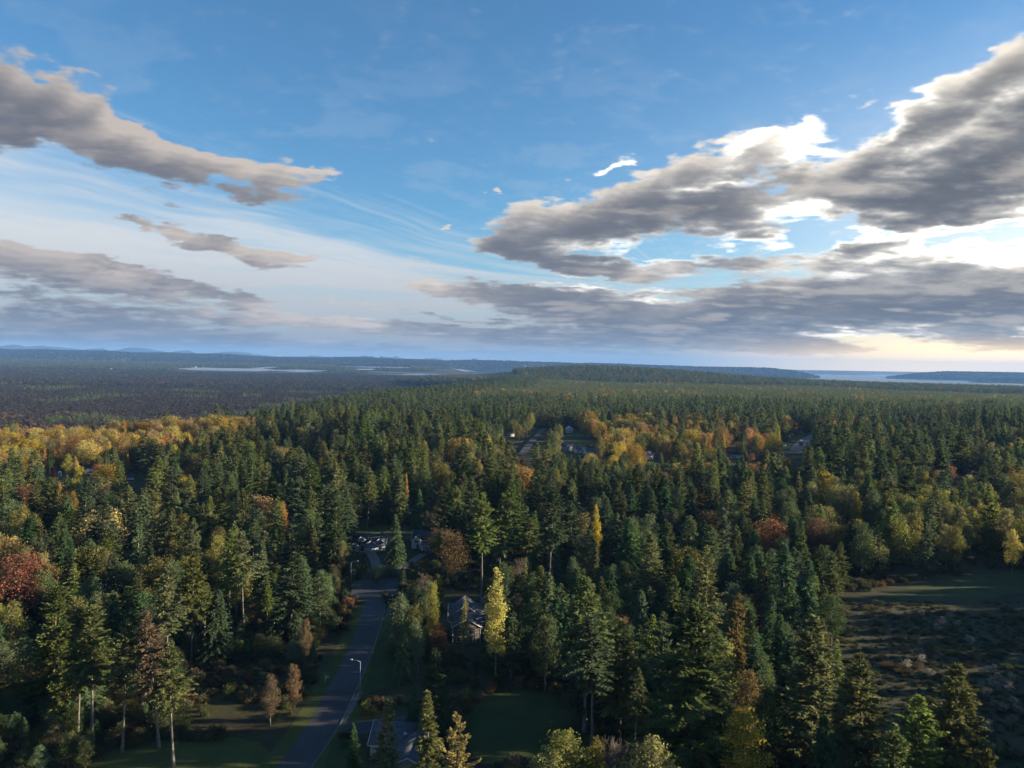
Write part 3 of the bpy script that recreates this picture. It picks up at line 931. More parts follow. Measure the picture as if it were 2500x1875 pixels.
def near_line(x, y, pts, dist):
    r = np.zeros(np.shape(x), bool)
    for a, c in zip(pts[:-1], pts[1:]):
        a, c = np.array(a[:2]), np.array(c[:2])
        d = c - a; L2 = d @ d
        t = np.clip(((x - a[0]) * d[0] + (y - a[1]) * d[1]) / L2, 0, 1)
        r |= np.hypot(x - a[0] - t * d[0], y - a[1] - t * d[1]) < dist
    return r

def G(pts):
    return [gp(px, py)[:2] for px, py in pts]

# open ground: outlines in pixels of the 2212 copy, laid on the level ground
MEADOW = G([(1790, 1330), (1835, 1290), (1930, 1262), (2010, 1252), (2230, 1225), (2330, 1300), (2420, 1700), (2150, 1760), (1960, 1700), (1900, 1560), (1815, 1450)])
LAWN_C = G([(1000, 1545), (1060, 1500), (1130, 1490), (1200, 1500), (1235, 1545), (1225, 1620), (1130, 1660), (1040, 1650), (1000, 1600)])
LAWN_R = G([(812, 1395), (850, 1330), (935, 1300), (935, 1360), (860, 1400), (850, 1480), (785, 1500)])
YARD_A = G([(748, 1248), (755, 1145), (830, 1135), (900, 1140), (945, 1150), (955, 1195), (905, 1250), (880, 1285), (775, 1290)])
YARD_C = G([(950, 1405), (955, 1275), (1062, 1275), (1066, 1395), (1030, 1420)])
YARD_D = G([(720, 1700), (735, 1540), (900, 1530), (905, 1750), (760, 1800)])
STRIP_L = G([(170, 1700), (205, 1640), (250, 1622), (310, 1618), (350, 1600), (430, 1604), (500, 1592), (560, 1604), (600, 1640), (560, 1700)])
SCRUB_L = G([(-60, 1700), (-60, 1590), (180, 1560), (430, 1450), (600, 1400), (715, 1370), (700, 1500), (610, 1690), (300, 1760)])
OPEN = [MEADOW, LAWN_C, LAWN_R, YARD_A, YARD_C, YARD_D, STRIP_L]
ROAD_C = [gs(*q)[:2] for q in [(560, 2100), (640, 1985), (716, 1875), (785, 1777), (829, 1694), (866, 1619), (895, 1544), (916, 1476), (926, 1445)]]
FAR_ROAD = [gs(*q)[:2] for q in [(1275, 1110), (1292, 1085), (1312, 1063), (1336, 1038), (1352, 1022), (1366, 1008), (1374, 998)]]
FAR_YARD = G([(1205, 985), (1210, 945), (1245, 930), (1290, 962), (1275, 985), (1230, 990)])
FAR_CUL = G([(1690, 965), (1700, 938), (1760, 936), (1765, 955), (1740, 985), (1700, 990)])
LEFT_YARD = G([(255, 1060), (250, 1030), (330, 1030), (330, 1060), (300, 1075)])
LEFT_YARD2 = G([(100, 1030), (120, 1015), (230, 1012), (240, 1032), (170, 1045)])
DARK_GAP = G([(1540, 985), (1550, 960), (1660, 965), (1650, 990)])
OPEN += [FAR_YARD, FAR_CUL, LEFT_YARD, LEFT_YARD2]

# ---- trees named one by one: form, pixel of the top, height, foliage, half-width factor, label
FIRL = 'fir'
HERO = [
    # by the dark meadow, bottom right
    ('fir1', 1500, 1302, 39, 'fir', 1.3, 'tall broad fir with ragged bough tips beside a yellow birch', 1),
    ('fir0', 1757, 1333, 35, 'fir', 1.25, 'dense green pointed fir at the corner of the dark meadow', 1),
    ('fir2', 1868, 1418, 31, 'fir_olive', 1.25, 'olive fir with layered upswept boughs at the meadow edge', 1),
    ('fir3', 2070, 1438, 31, 'fir_olive', 1.10, 'broad olive fir standing in the dark meadow', 1),
    ('fir0', 1988, 1508, 27, 'fir', 1.25, 'smaller fir beside the broad olive meadow fir', 1),
    ('cedar0', 1828, 1488, 24, 'fir_olive', .95, 'rounded yellow-green cedar between firs by the meadow', 1),
    ('cedar1', 1785, 1548, 22, 'cedar', .95, 'drooping green cedar in front of the pointed meadow fir', 1),
    # centre
    ('tallfir0', 1270, 1248, 38, 'fir', 1.12, 'tall fir with sunlit narrow top and twin bare stems by the lawn', 2),
    ('tallfir1', 1286, 1330, 31, 'fir_dark', 1.15, 'dark spreading fir close against the tall sunlit fir by the lawn', 1),
    ('ragged0', 1527, 1182, 36, 'fir_olive', .90, 'old ragged olive fir with gaps behind the broad fir', 1),
    ('fir1', 1410, 1150, 30, 'fir', .95, 'regular green fir with a pointed top in the dark wood', 1),
    ('ragged1', 1592, 1282, 30, 'fir_brown', .80, 'brownish broken-topped hemlock behind the broad fir', 1),
    ('cedar0', 1695, 1175, 29, 'cedar', 1.15, 'broad dark cedar with a pale top below the rust-red maple', 1),
    ('cedar1', 1735, 1205, 27, 'cedar', 1.00, 'dark cedar lit down its side next to a broad one', 1),
    ('narrow0', 1660, 1310, 22, 'cedar', 1.00, 'grey-green thin-topped fir in the dark wood', 1),
    ('poplar0', 1074, 1220, 33, 'yellow', .95, 'slender yellow birch with a long pale bare stem', 2),
    ('poplar1', 1290, 1090, 30, 'yellow', .75, 'yellow-topped birch rising out of dark alders', 1),
    ('tallfir2', 1045, 1066, 41, 'fir', .95, 'very tall fir with a long grey bare stem behind the brown house', 2),
    ('tallfir0', 1080, 1068, 39, 'fir', .75, 'slim fir right beside the very tall bare-stemmed fir', 1),
    ('tallfir1', 1190, 1050, 42, 'fir_dark', .95, 'dark one-sided fir with a long bare stem', 2),
    ('narrow1', 1130, 1205, 22, 'fir_olive', .60, 'small sunlit hemlock tip among dark trees', 1),
    ('narrow0', 1185, 1235, 24, 'fir', .85, 'small fir with a bare leader among dark alders', 1),
    ('narrow1', 1290, 1170, 24, 'fir_olive', .55, 'thin half-dead hemlock tip beneath the yellow-topped birch', 1),
    ('fir2', 946, 1400, 23, 'fir_dark', .95, 'blue-green broad young fir at the lawn edge', 2),
    ('narrow0', 838, 1500, 21, 'fir', 1.0, 'narrow sunlit fir growing against the grey-roofed house', 2),
    ('narrow1', 932, 1495, 25, 'fir_olive', 1.0, 'narrow olive hemlock beside the grey-roofed house', 2),
    ('ragged0', 982, 1540, 27, 'fir_brown', .85, 'brownish ragged fir beside the lawn', 2),
    ('cedar0', 765, 1565, 12, 'cedar', .80, 'low dark cedar in front of the grey-roofed house', 1),
    # row left of the road, bare stems
    ('fir1', 112, 1268, 32, 'fir', 1.00, 'round-topped fir beside the rust-red maple', 1),
    ('tallfir0', 168, 1312, 31, 'fir', .85, 'fir close behind a lit one in the scrub', 1),
    ('tallfir1', 200, 1310, 32, 'fir_olive', 1.05, 'sunlit fir with a bright stem in the scrub', 2),
    ('tallfir2', 265, 1342, 30, 'fir_olive', .95, 'tall fir on a long pale bare stem with few boughs', 3),
    ('tallfir0', 345, 1318, 32, 'fir_brown', .90, 'brown-tipped fir on a bare stem', 2),
    ('tallfir2', 376, 1392, 27, 'fir_olive', 1.05, 'leaning-topped fir on a pale bare stem above the grass strip', 3),
    ('tallfir1', 360, 1222, 33, 'fir', .95, 'dense lit fir behind the brown-tipped fir', 1),
    ('tallfir0', 415, 1192, 33, 'fir_olive', .85, 'olive fir with a dark bare stem behind the scrub', 2),
    ('tallfir1', 497, 1146, 34, 'fir', .75, 'slim fir of a pair on pale bare stems', 3),
    ('tallfir2', 528, 1150, 33, 'fir_olive', .95, 'olive fir of a pair on pale bare stems', 3),
    ('fir3', 632, 1132, 27, 'fir_dark', .85, 'silvery dark fir near the turning circle', 1),
    ('narrow0', 682, 1126, 28, 'fir', .80, 'thin bright-topped fir near the turning circle', 1),
    ('fir0', 242, 1182, 22, 'fir_dark', .80, 'small blue-green fir among alders', 1),
    ('fir1', 455, 1072, 28, 'fir', .80, 'pointed fir behind the olive alders', 1),
    ('fir2', 420, 1120, 28, 'fir', .80, 'pointed fir in front of a like one', 1),
    # broadleaves
    ('alder2', 1618, 1520, 22, 'yellow', 1.25, 'bright yellow round-topped birch beside the broad fir', 2),
    ('alder0', 1568, 1385, 24, 'olive', .85, 'olive birch with a sunlit flank behind the broad fir', 1),
    ('alder1', 1618, 1440, 21, 'brown', .95, 'thin brown birch behind the yellow one', 1),
    ('alder0', 1225, 1580, 22, 'olive', 1.35, 'olive-gold alder top at the open edge of the shaded lawn', 1),
    ('alder2', 1275, 1592, 20, 'olive', 1.0, 'gold-flecked alder top at the open edge of the shaded lawn', 1),
    ('bare0', 1322, 1572, 20, 'grey', .80, 'leafless grey tree between the alder tops', 1),
    ('alder1', 1398, 1586, 21, 'olive', 1.45, 'rounded olive alder below the broad fir', 1),
    ('alder0', 1180, 1618, 20, 'olive', 1.30, 'low olive alder beside the olive-gold one', 1),
    ('alder2', 1105, 1630, 18, 'brown', 1.0, 'brown-tinged low alder at the lawn corner', 1),
    ('maple0', 46, 1190, 24, 'rust', 1.15, 'rust-red spreading maple in the alders', 2),
    ('maple1', 128, 1208, 14, 'orange', .65, 'small orange maple beside the rust-red one', 1),
    ('vase0', 46, 1046, 21, 'orange', .95, 'orange vase-shaped maple with a forked pale stem', 1),
    ('maple2', 1672, 1122, 21, 'rust', 1.25, 'rust-red maple with a glowing orange tip', 1),
    ('maple1', 1765, 1118, 19, 'russet', 1.00, 'brown-red maple beside the one with the glowing tip', 1),
    ('maple0', 972, 968, 15, 'orange', .62, 'small bright orange maple among dark firs', 1),
    ('maple2', 948, 1345, 13, 'russet', .6, 'russet maple at the wall of the brown house', 1),
    ('alder0', 935, 1258, 21, 'olive', .62, 'thin olive alder beside the brown house', 2),
    ('alder1', 1004, 1288, 19, 'olive', .42, 'airy olive alder in front of the brown house roof', 2),
    ('maple1', 980, 1150, 20, 'brown', .95, 'large brown maple beside the second white-trimmed house', 1),
    ('bare1', 940, 1085, 21, 'brown', 1.10, 'half-bare brown tree behind the turning circle', 1),
    ('alder1', 500, 1015, 25, 'green', .9, 'soft green alder among the firs on the slope', 1),
    ('poplar1', 880, 1022, 22, 'gold', .55, 'narrow golden birch among the firs', 1),
    ('alder2', 1865, 1128, 24, 'green', .95, 'grey-green pale-stemmed alder at the meadow corner', 1),
    ('alder0', 2100, 1095, 24, 'olive', 1.15, 'big olive alder overhanging the meadow grass', 1),
    ('alder1', 2190, 1140, 21, 'yellow', .90, 'yellow-lit alder at the end of the meadow', 1),
    ('fir1', 2083, 1032, 27, 'fir_dark', .75, 'dark fir rising out of the yellow-green alder grove', 1),
    ('alder2', 585, 1455, 13, 'brown', 1.05, 'pale brownish young birch in the scrub beside the road', 2),
    ('alder0', 638, 1432, 14, 'brown', .75, 'slim dull gold young birch by the road verge', 2),
    ('alder0', 660, 1335, 15, 'brown', .62, 'thin brownish birch above the road verge', 1),
    ('fir3', 1610, 905, 27, 'fir_dark', .9, 'dark fir at the end of the golden grove', 1),
    ('maple2', 1618, 925, 24, 'orange', .8, 'orange maple in the golden grove', 1),
    ('poplar1', 1843, 898, 25, 'yellow', .6, 'narrow yellow birch in front of the dark far wood', 1),
    ('poplar0', 1685, 918, 22, 'yellow', .6, 'golden-yellow spire-shaped birch at the far street', 1),
    ('poplar1', 1523, 887, 25, 'gold', .9, 'golden birch towering over the golden grove', 1),
    ('maple0', 1625, 980, 16, 'orange', .6, 'orange-tan maple beside the white-windowed house', 1),
    ('cedar0', 856, 1112, 23, 'cedar', .9, 'tall dark cedar standing between the blue-grey and the white-porched house', 1),
    ('alder1', 742, 1165, 15, 'olive', .75, 'thin olive alder at the corner of the blue-grey house', 1),
    ('fir2', 705, 1180, 19, 'fir_dark', .8, 'dark fir behind the upper street lamp', 1),
    ('cedar1', 872, 1345, 17, 'cedar', .75, 'dark cedar on the lawn side of the brown house', 1),
    ('alder2', 905, 1335, 17, 'green', .8, 'dark green alder between the lawn and the brown house', 1),
    ('cedar0', 895, 1480, 11, 'cedar', .9, 'squat dark cedar behind the grey-roofed house', 1),
    ('alder1', 1150, 1290, 22, 'green', 1.0, 'dark green alder behind the slender yellow birch', 1),
    ('alder0', 1180, 1330, 21, 'green', 1.1, 'dark green alder bordering the shaded lawn', 1),
    ('fir2', 1938, 1568, 24, 'fir', 1.1, 'green fir at the lower meadow corner beside a smaller fir', 1),
    ('fir1', 2135, 1612, 20, 'fir_olive', 1.0, 'low olive fir at the foot of the broad meadow fir', 1),
    ('fir1', 1018, 1042, 34, 'fir', 1.0, 'big fir added for shade behind the white-porched house and the brown maple', 1),  # this and the next two firs are added to shade the blue-grey house
    ('fir0', 962, 1048, 33, 'fir_dark', 1.0, 'dark fir added for shade, rising behind the white-porched house', 1),
    ('fir3', 1108, 1036, 35, 'fir', 1.0, 'broad fir added for shade behind the slim bare-stemmed pair', 1),
    ('poplar0', 1288, 882, 24, 'gold', .6, 'golden poplar beside the far road', 1),
]
hero_rows = []
for (kd, px, py, Ht, mat, wf, lab, pri) in HERO:
    w = gp(px, py, Ht)
    if kd[:3] in ('fir', 'tal', 'rag', 'nar', 'ced'):
        wf = wf * 1.12
    hero_rows.append((kd, w[0], w[1], Ht, mat, wf, lab, pri))

# ---- what has to stay in sight: points (world) that no scattered tree may cover
GUARD = []
def guard(p, cnt=None):
    GUARD.append((float(p[0]), float(p[1]), float(p[2])))
for a_, c_ in zip(ROAD_C[2:-1], ROAD_C[3:]):
    for t_ in np.linspace(0, 1, 7):
        for sd in (-3, 0, 3):
            guard((a_[0] * (1 - t_) + c_[0] * t_ + sd, a_[1] * (1 - t_) + c_[1] * t_, 0))
for (px, py) in [(780, 1255), (800, 1240), (830, 1245), (850, 1255), (880, 1255), (800, 1225), (800, 1200), (860, 1225), (890, 1205), (770, 1260), (758, 1240), (757, 1220)]:
    guard(gp(px, py))
for (px, py, z) in [(775, 1175, 4), (800, 1170, 5), (820, 1175, 4), (790, 1155, 6), (815, 1158, 6), (800, 1190, 1), (898, 1170, 5), (900, 1185, 1), (915, 1190, 1), (910, 1165, 5),
                    (990, 1370, 2), (1020, 1375, 2), (975, 1345, 6), (1000, 1330, 7), (1030, 1345, 5), (1045, 1350, 3), (1000, 1300, 8), (970, 1310, 8), (1030, 1310, 8),
                    (815, 1590, 5), (840, 1600, 5), (870, 1590, 5), (860, 1630, 5), (890, 1610, 4), (770, 1450, 6), (778, 1480, 2), (772, 1435, 8), (705, 1465, 1), (680, 1500, 0), (660, 1540, 0),
                    (820, 1420, 0), (840, 1370, 0), (800, 1470, 0), (880, 1320, 0)]:
    guard(gp(px, py, z))
for (px, py) in [(1040, 1540), (1100, 1520), (1150, 1530), (1200, 1560), (1120, 1600), (1060, 1580), (1170, 1600)]:
    guard(gp(px, py))
for px in range(1830, 2230, 45):
    for py in range(1290, 1640, 45):
        if inpoly(np.array(gp(px, py)[0]), np.array(gp(px, py)[1]), MEADOW):
            guard(gp(px, py))
for (px, py) in [(2060, 1270), (2120, 1265), (2180, 1250), (2000, 1285), (220, 1630), (300, 1615), (420, 1610), (500, 1610), (262, 1600), (366, 1630)]:
    guard(gp(px, py))
# houses, road and yards half a mile off
for (px, py, z) in [(1140, 948, 0), (1152, 936, 0), (1165, 928, 0), (1178, 918, 0), (1190, 908, 0), (1202, 898, 0), (1210, 890, 0), (1232, 920, 4), (1228, 925, 2), (1222, 957, 5), (1228, 963, 2), (1218, 965, 2), (1255, 968, 4), (1275, 970, 4), (1245, 968, 3), (1098, 933, 3),
                    (1395, 980, 4), (1405, 985, 3), (1400, 990, 1), (1582, 978, 4), (1585, 988, 2), (1595, 988, 2), (1570, 985, 2), (1693, 958, 1), (1715, 950, 0), (1740, 945, 0), (1752, 942, 0), (1728, 955, 0), (1720, 972, 0), (1745, 950, 0), (1705, 945, 3),
                    (128, 1022, 1), (130, 1018, 3), (190, 1018, 3), (183, 1020, 2), (197, 1017, 3), (281, 1033, 1), (290, 1045, 0), (300, 1050, 0), (275, 1033, 1), (2080, 1018, 5), (2105, 1022, 4), (2060, 1015, 5), (1480, 872, 4)]:
    guard(gp(px, py, z))
for (sx_, sy_, w_, h_) in [(1391, 1055, 9, 8), (1383, 1100, 12, 7.5), (1420, 1106, 11, 6.5), (1443, 1110, 10, 6), (1243, 1063, 13, 4.5), (1581, 1122, 12, 7), (1792, 1121, 13, 6.5), (2352, 1162, 15, 7)]:
    q_ = gs(sx_, sy_)
    for u_ in (-.45, -.2, 0, .2, .45):
        for v_ in (.35, .65, .95):
            guard((q_[0] + u_ * w_, q_[1] + 3, v_ * h_))
for a_, c_ in zip(FAR_ROAD[:-1], FAR_ROAD[1:]):
    for t_ in np.linspace(0, 1, 5):
        for sd in (-3.5, 0, 3.5):
            guard((a_[0] * (1 - t_) + c_[0] * t_ + sd, a_[1] * (1 - t_) + c_[1] * t_, 0))
for (kd, X, Y, Ht, mat, wf, lab, pri) in hero_rows:
    lo = {1: .62, 2: .35, 3: .05}[pri]
    rr_ = KD[kd].R * Ht / KD[kd].H * wf
    for f_ in np.linspace(lo, .99, 6):
        guard((X, Y, Ht * f_))
        if f_ < .9 and pri < 3:
            guard((X - rr_ * .55 * (1.05 - f_), Y, Ht * f_)); guard((X + rr_ * .55 * (1.05 - f_), Y, Ht * f_))
GX = np.array(GUARD)
gpx, gpy, gdep = proj(GX[:, 0], GX[:, 1], GX[:, 2])

def covers(x, y, z, Ht, Rr):
    """trees whose outline stands in front of a guarded point"""
    bx, by, dep = proj(x, y, z)
    tx, ty, _ = proj(x, y, z + Ht)
    rp = Rr * FPX / K / dep
    bad = np.zeros(len(x), bool)
    for q in range(len(gpx)):
        if not (-100 < gpx[q] < 2312):
            continue
        f = np.clip((gpy[q] - ty) / np.maximum(by - ty, 1e-3), 0, 1)
        bad |= (dep < gdep[q] - 2) & (np.abs(bx - gpx[q]) < rp * (.62 if gdep[q] < 480 else .95) * (.35 + .65 * f) + 2) & (gpy[q] > ty - 1) & (gpy[q] < by + 1)
    return bad

# ---- mixture of kinds by place
def boxw(px, py, x0, x1, y0, y1, s=22):
    return sst(px, x0 - s, x0 + s) * sst(px, x1 + s, x1 - s) * sst(py, y0 - s, y0 + s) * sst(py, y1 + s, y1 - s)

FOL = ['fir', 'fir_dark', 'fir_olive', 'cedar', 'green', 'olive', 'gold', 'yellow', 'orange', 'russet', 'brown', 'bare']
def mix_at(px, py):
    """weights of FOL at a pixel of the photograph"""
    n = len(px)
    W_ = np.tile(np.array([.40, .16, .08, .10, .12, .07, .015, .008, .008, .012, .025, .012]), (n, 1))
    def put(wgt, vec):
        nonlocal W_
        W_ = W_ * (1 - wgt[:, None]) + wgt[:, None] * np.array(vec)
    #            fir  dark  olv  cedar green olive gold  yell  orng  russ  brwn  bare
    put(boxw(px, py, 480, 1180, 820, 1090), [.42, .10, .17, .02, .11, .11, .022, .014, .008, .004, .012, .008])
    put(boxw(px, py, -200, 560, 985, 1260), [.28, .06, .10, .05, .16, .22, .05, .03, .015, .005, .02, .01])
    put(boxw(px, py, -300, 330, 880, 1010), [.16, .03, .04, .0, .05, .16, .29, .12, .09, .02, .04, .0])
    put(boxw(px, py, -300, 540, 860, 950), [.03, .01, .01, .0, .015, .08, .56, .17, .12, .0, .005, .0])
    put(boxw(px, py, 260, 560, 955, 1110), [.52, .10, .12, .02, .08, .08, .03, .01, .02, .01, .01, .0])
    put(boxw(px, py, 930, 1130, 925, 1010), [.28, .06, .16, .0, .10, .22, .10, .06, .02, .0, .02, .0])
    put(boxw(px, py, 1235, 1430, 895, 975), [.04, .02, .02, .0, .02, .16, .46, .24, .04, .0, .0, .0])
    put(boxw(px, py, 1290, 1360, 855, 900), [.35, .1, .1, .0, .0, .1, .25, .06, .04, .0, .0, .0])
    put(boxw(px, py, 1430, 1700, 890, 985), [.20, .06, .08, .02, .05, .10, .19, .07, .15, .04, .04, .0])
    put(boxw(px, py, 1750, 2300, 870, 1000), [.24, .22, .14, .04, .08, .12, .03, .01, .03, .02, .06, .01])
    put(boxw(px, py, 1440, 1760, 985, 1060), [.42, .12, .12, .04, .14, .08, .02, .02, .0, .01, .03, .0])
    put(boxw(px, py, 1780, 2230, 1020, 1130), [.05, .04, .03, .03, .10, .66, .02, .07, .0, .0, .0, .0])
    put(boxw(px, py, 2000, 2300, 1060, 1180), [.04, .03, .02, .03, .13, .65, .02, .08, .0, .0, .0, .0])
    put(boxw(px, py, 1180, 1760, 1060, 1330), [.12, .14, .04, .26, .30, .04, .0, .005, .0, .025, .05, .02])
    put(boxw(px, py, 700, 1150, 1060, 1280), [.22, .22, .04, .18, .16, .03, .01, .005, .01, .04, .07, .03])
    put(boxw(px, py, -200, 330, 1060, 1300), [.16, .06, .08, .05, .22, .31, .03, .03, .015, .01, .02, .015])
    put(boxw(px, py, 540, 780, 1130, 1420), [.30, .24, .06, .26, .10, .03, .0, .0, .0, .0, .005, .005])
    put(boxw(px, py, -200, 480, 1240, 1500), [.26, .16, .12, .18, .18, .06, .0, .0, .0, .01, .02, .01])
    return W_ / W_.sum(1, keepdims=True)

def scatter(y0, y1, sp, kk0=-.78, kk1=.78):
    x, y = jgrid(y0, y1, kk0, kk1, sp)
    z = hgt(x, y)
    r = np.hypot(x, y)
    keep = np.ones(len(x), bool)
    for pl in OPEN:
        keep &= ~inpoly(x, y, pl)
    keep &= ~near_line(x, y, ROAD_C, 8.5)
    keep &= ~near_line(x, y, FAR_ROAD, 9)
    keep &= ~((inpoly(x, y, SCRUB_L)) & (RNG.rand(len(x)) < .93))
    keep &= ~(np.abs(x) < .9 * y) | (y > 165)
    gapn = fbm(x / 42 + 31, y / 42 + 17, 3)
    keep &= (gapn > .36) | (RNG.rand(len(x)) < .35)
    x, y, z = x[keep], y[keep], z[keep]
    return x, y, z

def choose(x, y, z):
    px, py, dep = proj(x, y, z + 24)
    W_ = mix_at(px, py)
    cum = np.cumsum(W_, 1)
    u = RNG.rand(len(x))[:, None]
    return np.minimum((u > cum).sum(1), len(FOL) - 1), px, py, dep

FORMS = {'fir': ['fir0', 'fir1', 'fir2', 'fir3', 'tallfir0', 'tallfir1', 'tallfir2', 'narrow0', 'narrow1'], 'fir_dark': ['fir0', 'fir1', 'ragged0', 'ragged1', 'fir2', 'fir3', 'narrow0'], 'fir_olive': ['fir0', 'fir3', 'tallfir2', 'ragged0', 'narrow1', 'fir1'],
         'cedar': ['cedar0', 'cedar1'], 'green': ['alder0', 'alder1', 'alder2'], 'olive': ['alder0', 'alder1', 'alder2', 'maple0'], 'gold': ['poplar0', 'poplar1', 'maple0', 'maple2', 'alder1'], 'yellow': ['poplar0', 'poplar1', 'maple1', 'alder0'],
         'orange': ['maple0', 'maple1', 'vase0', 'poplar1'], 'russet': ['maple1', 'maple2'], 'brown': ['maple0', 'maple2', 'alder2', 'bare0'], 'bare': ['bare0', 'snag0', 'bare1', 'snag0']}
HTS = {'fir': (13, 35), 'fir_dark': (14, 35), 'fir_olive': (13, 34), 'cedar': (18, 28), 'green': (15, 23), 'olive': (15, 23), 'gold': (15, 24), 'yellow': (14, 23), 'orange': (11, 18), 'russet': (11, 18), 'brown': (12, 19), 'bare': (12, 18)}

rows = []          # form, x, y, z, height, foliage, width factor, rotation
def add_rows(x, y, z, shrink=1.0):
    ci, px, py, dep = choose(x, y, z)
    u = RNG.rand(len(x)); w = RNG.uniform(.95, 1.5, len(x)); rt = RNG.rand(len(x)) * 6.283; fi = RNG.randint(0, 1000, len(x))
    stand = fbm(x / 75 + 7, y / 75 + 70, 3)
    u = np.clip(.62 * u + 1.5 * (stand - .5) + .19, 0, 1)
    for i in range(len(x)):
        fol = FOL[ci[i]]
        lo, hi = HTS[fol]
        fm = FORMS[fol][fi[i] % len(FORMS[fol])]
        rows.append((fm, x[i], y[i], z[i], (lo + (hi - lo) * u[i] ** 1.2) * shrink, fol, w[i], rt[i]))

for (y0, y1, sp, k0, k1) in [(100, 300, 9.6, -.80, .80), (300, 620, 12.4, -.76, .90), (620, 1100, 14.6, -.74, .78)]:
    add_rows(*scatter(y0, y1, sp, k0, k1), {100: 1.0, 300: 1.08, 620: 1.22}[y0])
# trees beyond the right edge of the view, whose shade falls into it
sx, sy, sz = scatter(120, 420, 7.5, .80, 1.6)
add_rows(sx, sy, sz, .95)
rows = [r_ for r_ in rows]
rx = np.array([r_[1] for r_ in rows]); ry = np.array([r_[2] for r_ in rows]); rz = np.array([r_[3] for r_ in rows]); rh = np.array([r_[4] for r_ in rows])
rR = np.array([KD[r_[0]].R * r_[4] / KD[r_[0]].H * r_[6] for r_ in rows])
ok = ~covers(rx, ry, rz, rh, rR)
# room for the named trees
for (kd, X, Y, Ht, mat, wf, lab, pri) in hero_rows:
    ok &= np.hypot(rx - X, ry - Y) > 3.0
rows = [r_ for r_, k_ in zip(rows, ok) if k_]

# ------------------------------------------------------------------ placing
def single(kd, x, y, z, Ht, mat, wf, rot, name, label, group):
    k = KD[kd]
    s = Ht / k.H
    e = empty(name, (x, y, z), rot, label, 'tree', group)
    e.scale = (s * wf, s * wf, s)
    e.rotation_euler = (RNG.normal() * .025, RNG.normal() * .025, rot)
    obj('trunk', k.trunk, e)
    obj('crown', k.crown_in(mat), e)
    return e

NAME = {'fir': 'fir_tree', 'tallfir': 'fir_tree', 'narrow': 'hemlock_tree', 'ragged': 'fir_tree', 'cedar': 'cedar_tree', 'maple': 'maple_tree', 'vase': 'maple_tree', 'alder': 'alder_tree', 'poplar': 'birch_tree', 'bare': 'bare_tree', 'snag': 'dead_tree'}
def tname(kd):
    return NAME[kd.rstrip('0123456789')]
for (kd, X, Y, Ht, mat, wf, lab, pri) in hero_rows:
    single(kd, X, Y, float(hgt(X, Y)), Ht, mat, wf, RNG.rand() * 6.28, tname(kd), lab, None)

# the 300 or fewer of each kind that show largest
px, py, dep = proj([r_[1] for r_ in rows], [r_[2] for r_ in rows], [r_[3] + r_[4] * .8 for r_ in rows])
bx, by, _ = proj([r_[1] for r_ in rows], [r_[2] for r_ in rows], [r_[3] for r_ in rows])
size = np.where((px > -20) & (px < 2232) & (py < 1690), np.array([r_[4] for r_ in rows]) / dep, 0)
order = np.argsort(-size)
LIMIT = {'fir_tree': 255, 'hemlock_tree': 120, 'cedar_tree': 140, 'alder_tree': 230, 'maple_tree': 120, 'birch_tree': 120, 'bare_tree': 30, 'dead_tree': 30}
used = {}
chosen = set()
COLW = {'fir': 'green', 'fir_dark': 'dark green', 'fir_olive': 'olive green', 'cedar': 'dark green', 'green': 'soft green', 'olive': 'olive-yellow', 'gold': 'golden', 'yellow': 'yellow', 'orange': 'orange', 'russet': 'rust-brown', 'brown': 'brown', 'bare': 'grey leafless'}
FORMW = {'fir': 'broad-based', 'tallfir': 'bare-stemmed', 'narrow': 'narrow', 'ragged': 'ragged', 'cedar': 'dense drooping', 'maple': 'round-crowned', 'vase': 'vase-shaped', 'alder': 'tall airy', 'poplar': 'slender', 'bare': 'twiggy', 'snag': 'dead'}
def place_words(x, y, px_, py_, d):
    if d < 300:
        if px_ < 620: return 'in the near wood on the scrub side of the road'
        if px_ < 1000: return 'around the houses by the road'
        if px_ < 1750: return 'in the dark wood around the lawn'
        return 'around the dark meadow'
    if d < 460:
        if px_ < 620: return 'in the mixed wood behind the scrub'
        if px_ < 1150: return 'in the wood behind the turning circle'
        if px_ < 1780: return 'in the dark wood behind the lawn'
        return 'in the alder grove behind the meadow'
    if px_ < 560: return 'in the mixed wood above the valley'
    if px_ < 1150: return 'in the fir wood short of the far road'
    if px_ < 1780: return 'in the wood before the far houses'
    return 'in the wood behind the alder grove'
for i in order:
    if size[i] <= 0:
        break
    kd, x_, y_, z_, Ht, fol, w_, rt = rows[i]
    nm = tname(kd)
    if used.get(nm, 0) >= LIMIT[nm]:
        continue
    used[nm] = used.get(nm, 0) + 1
    chosen.add(i)
    pl = place_words(x_, y_, px[i], py[i], dep[i])
    fw = FORMW[kd.rstrip('0123456789')]
    lab = f"{fw} {COLW[fol]} {nm.split('_')[0]} {pl}" if fol != 'bare' else (f"grey dead standing snag {pl}" if kd == "snag0" else f"leafless grey twiggy tree {pl}")
    single(kd, x_, y_, z_, Ht, 'grey' if fol == 'bare' else fol, w_, rt, nm, lab, f"{nm.split('_')[0]} trees {pl}")
rest = [r_ for i, r_ in enumerate(rows) if i not in chosen]

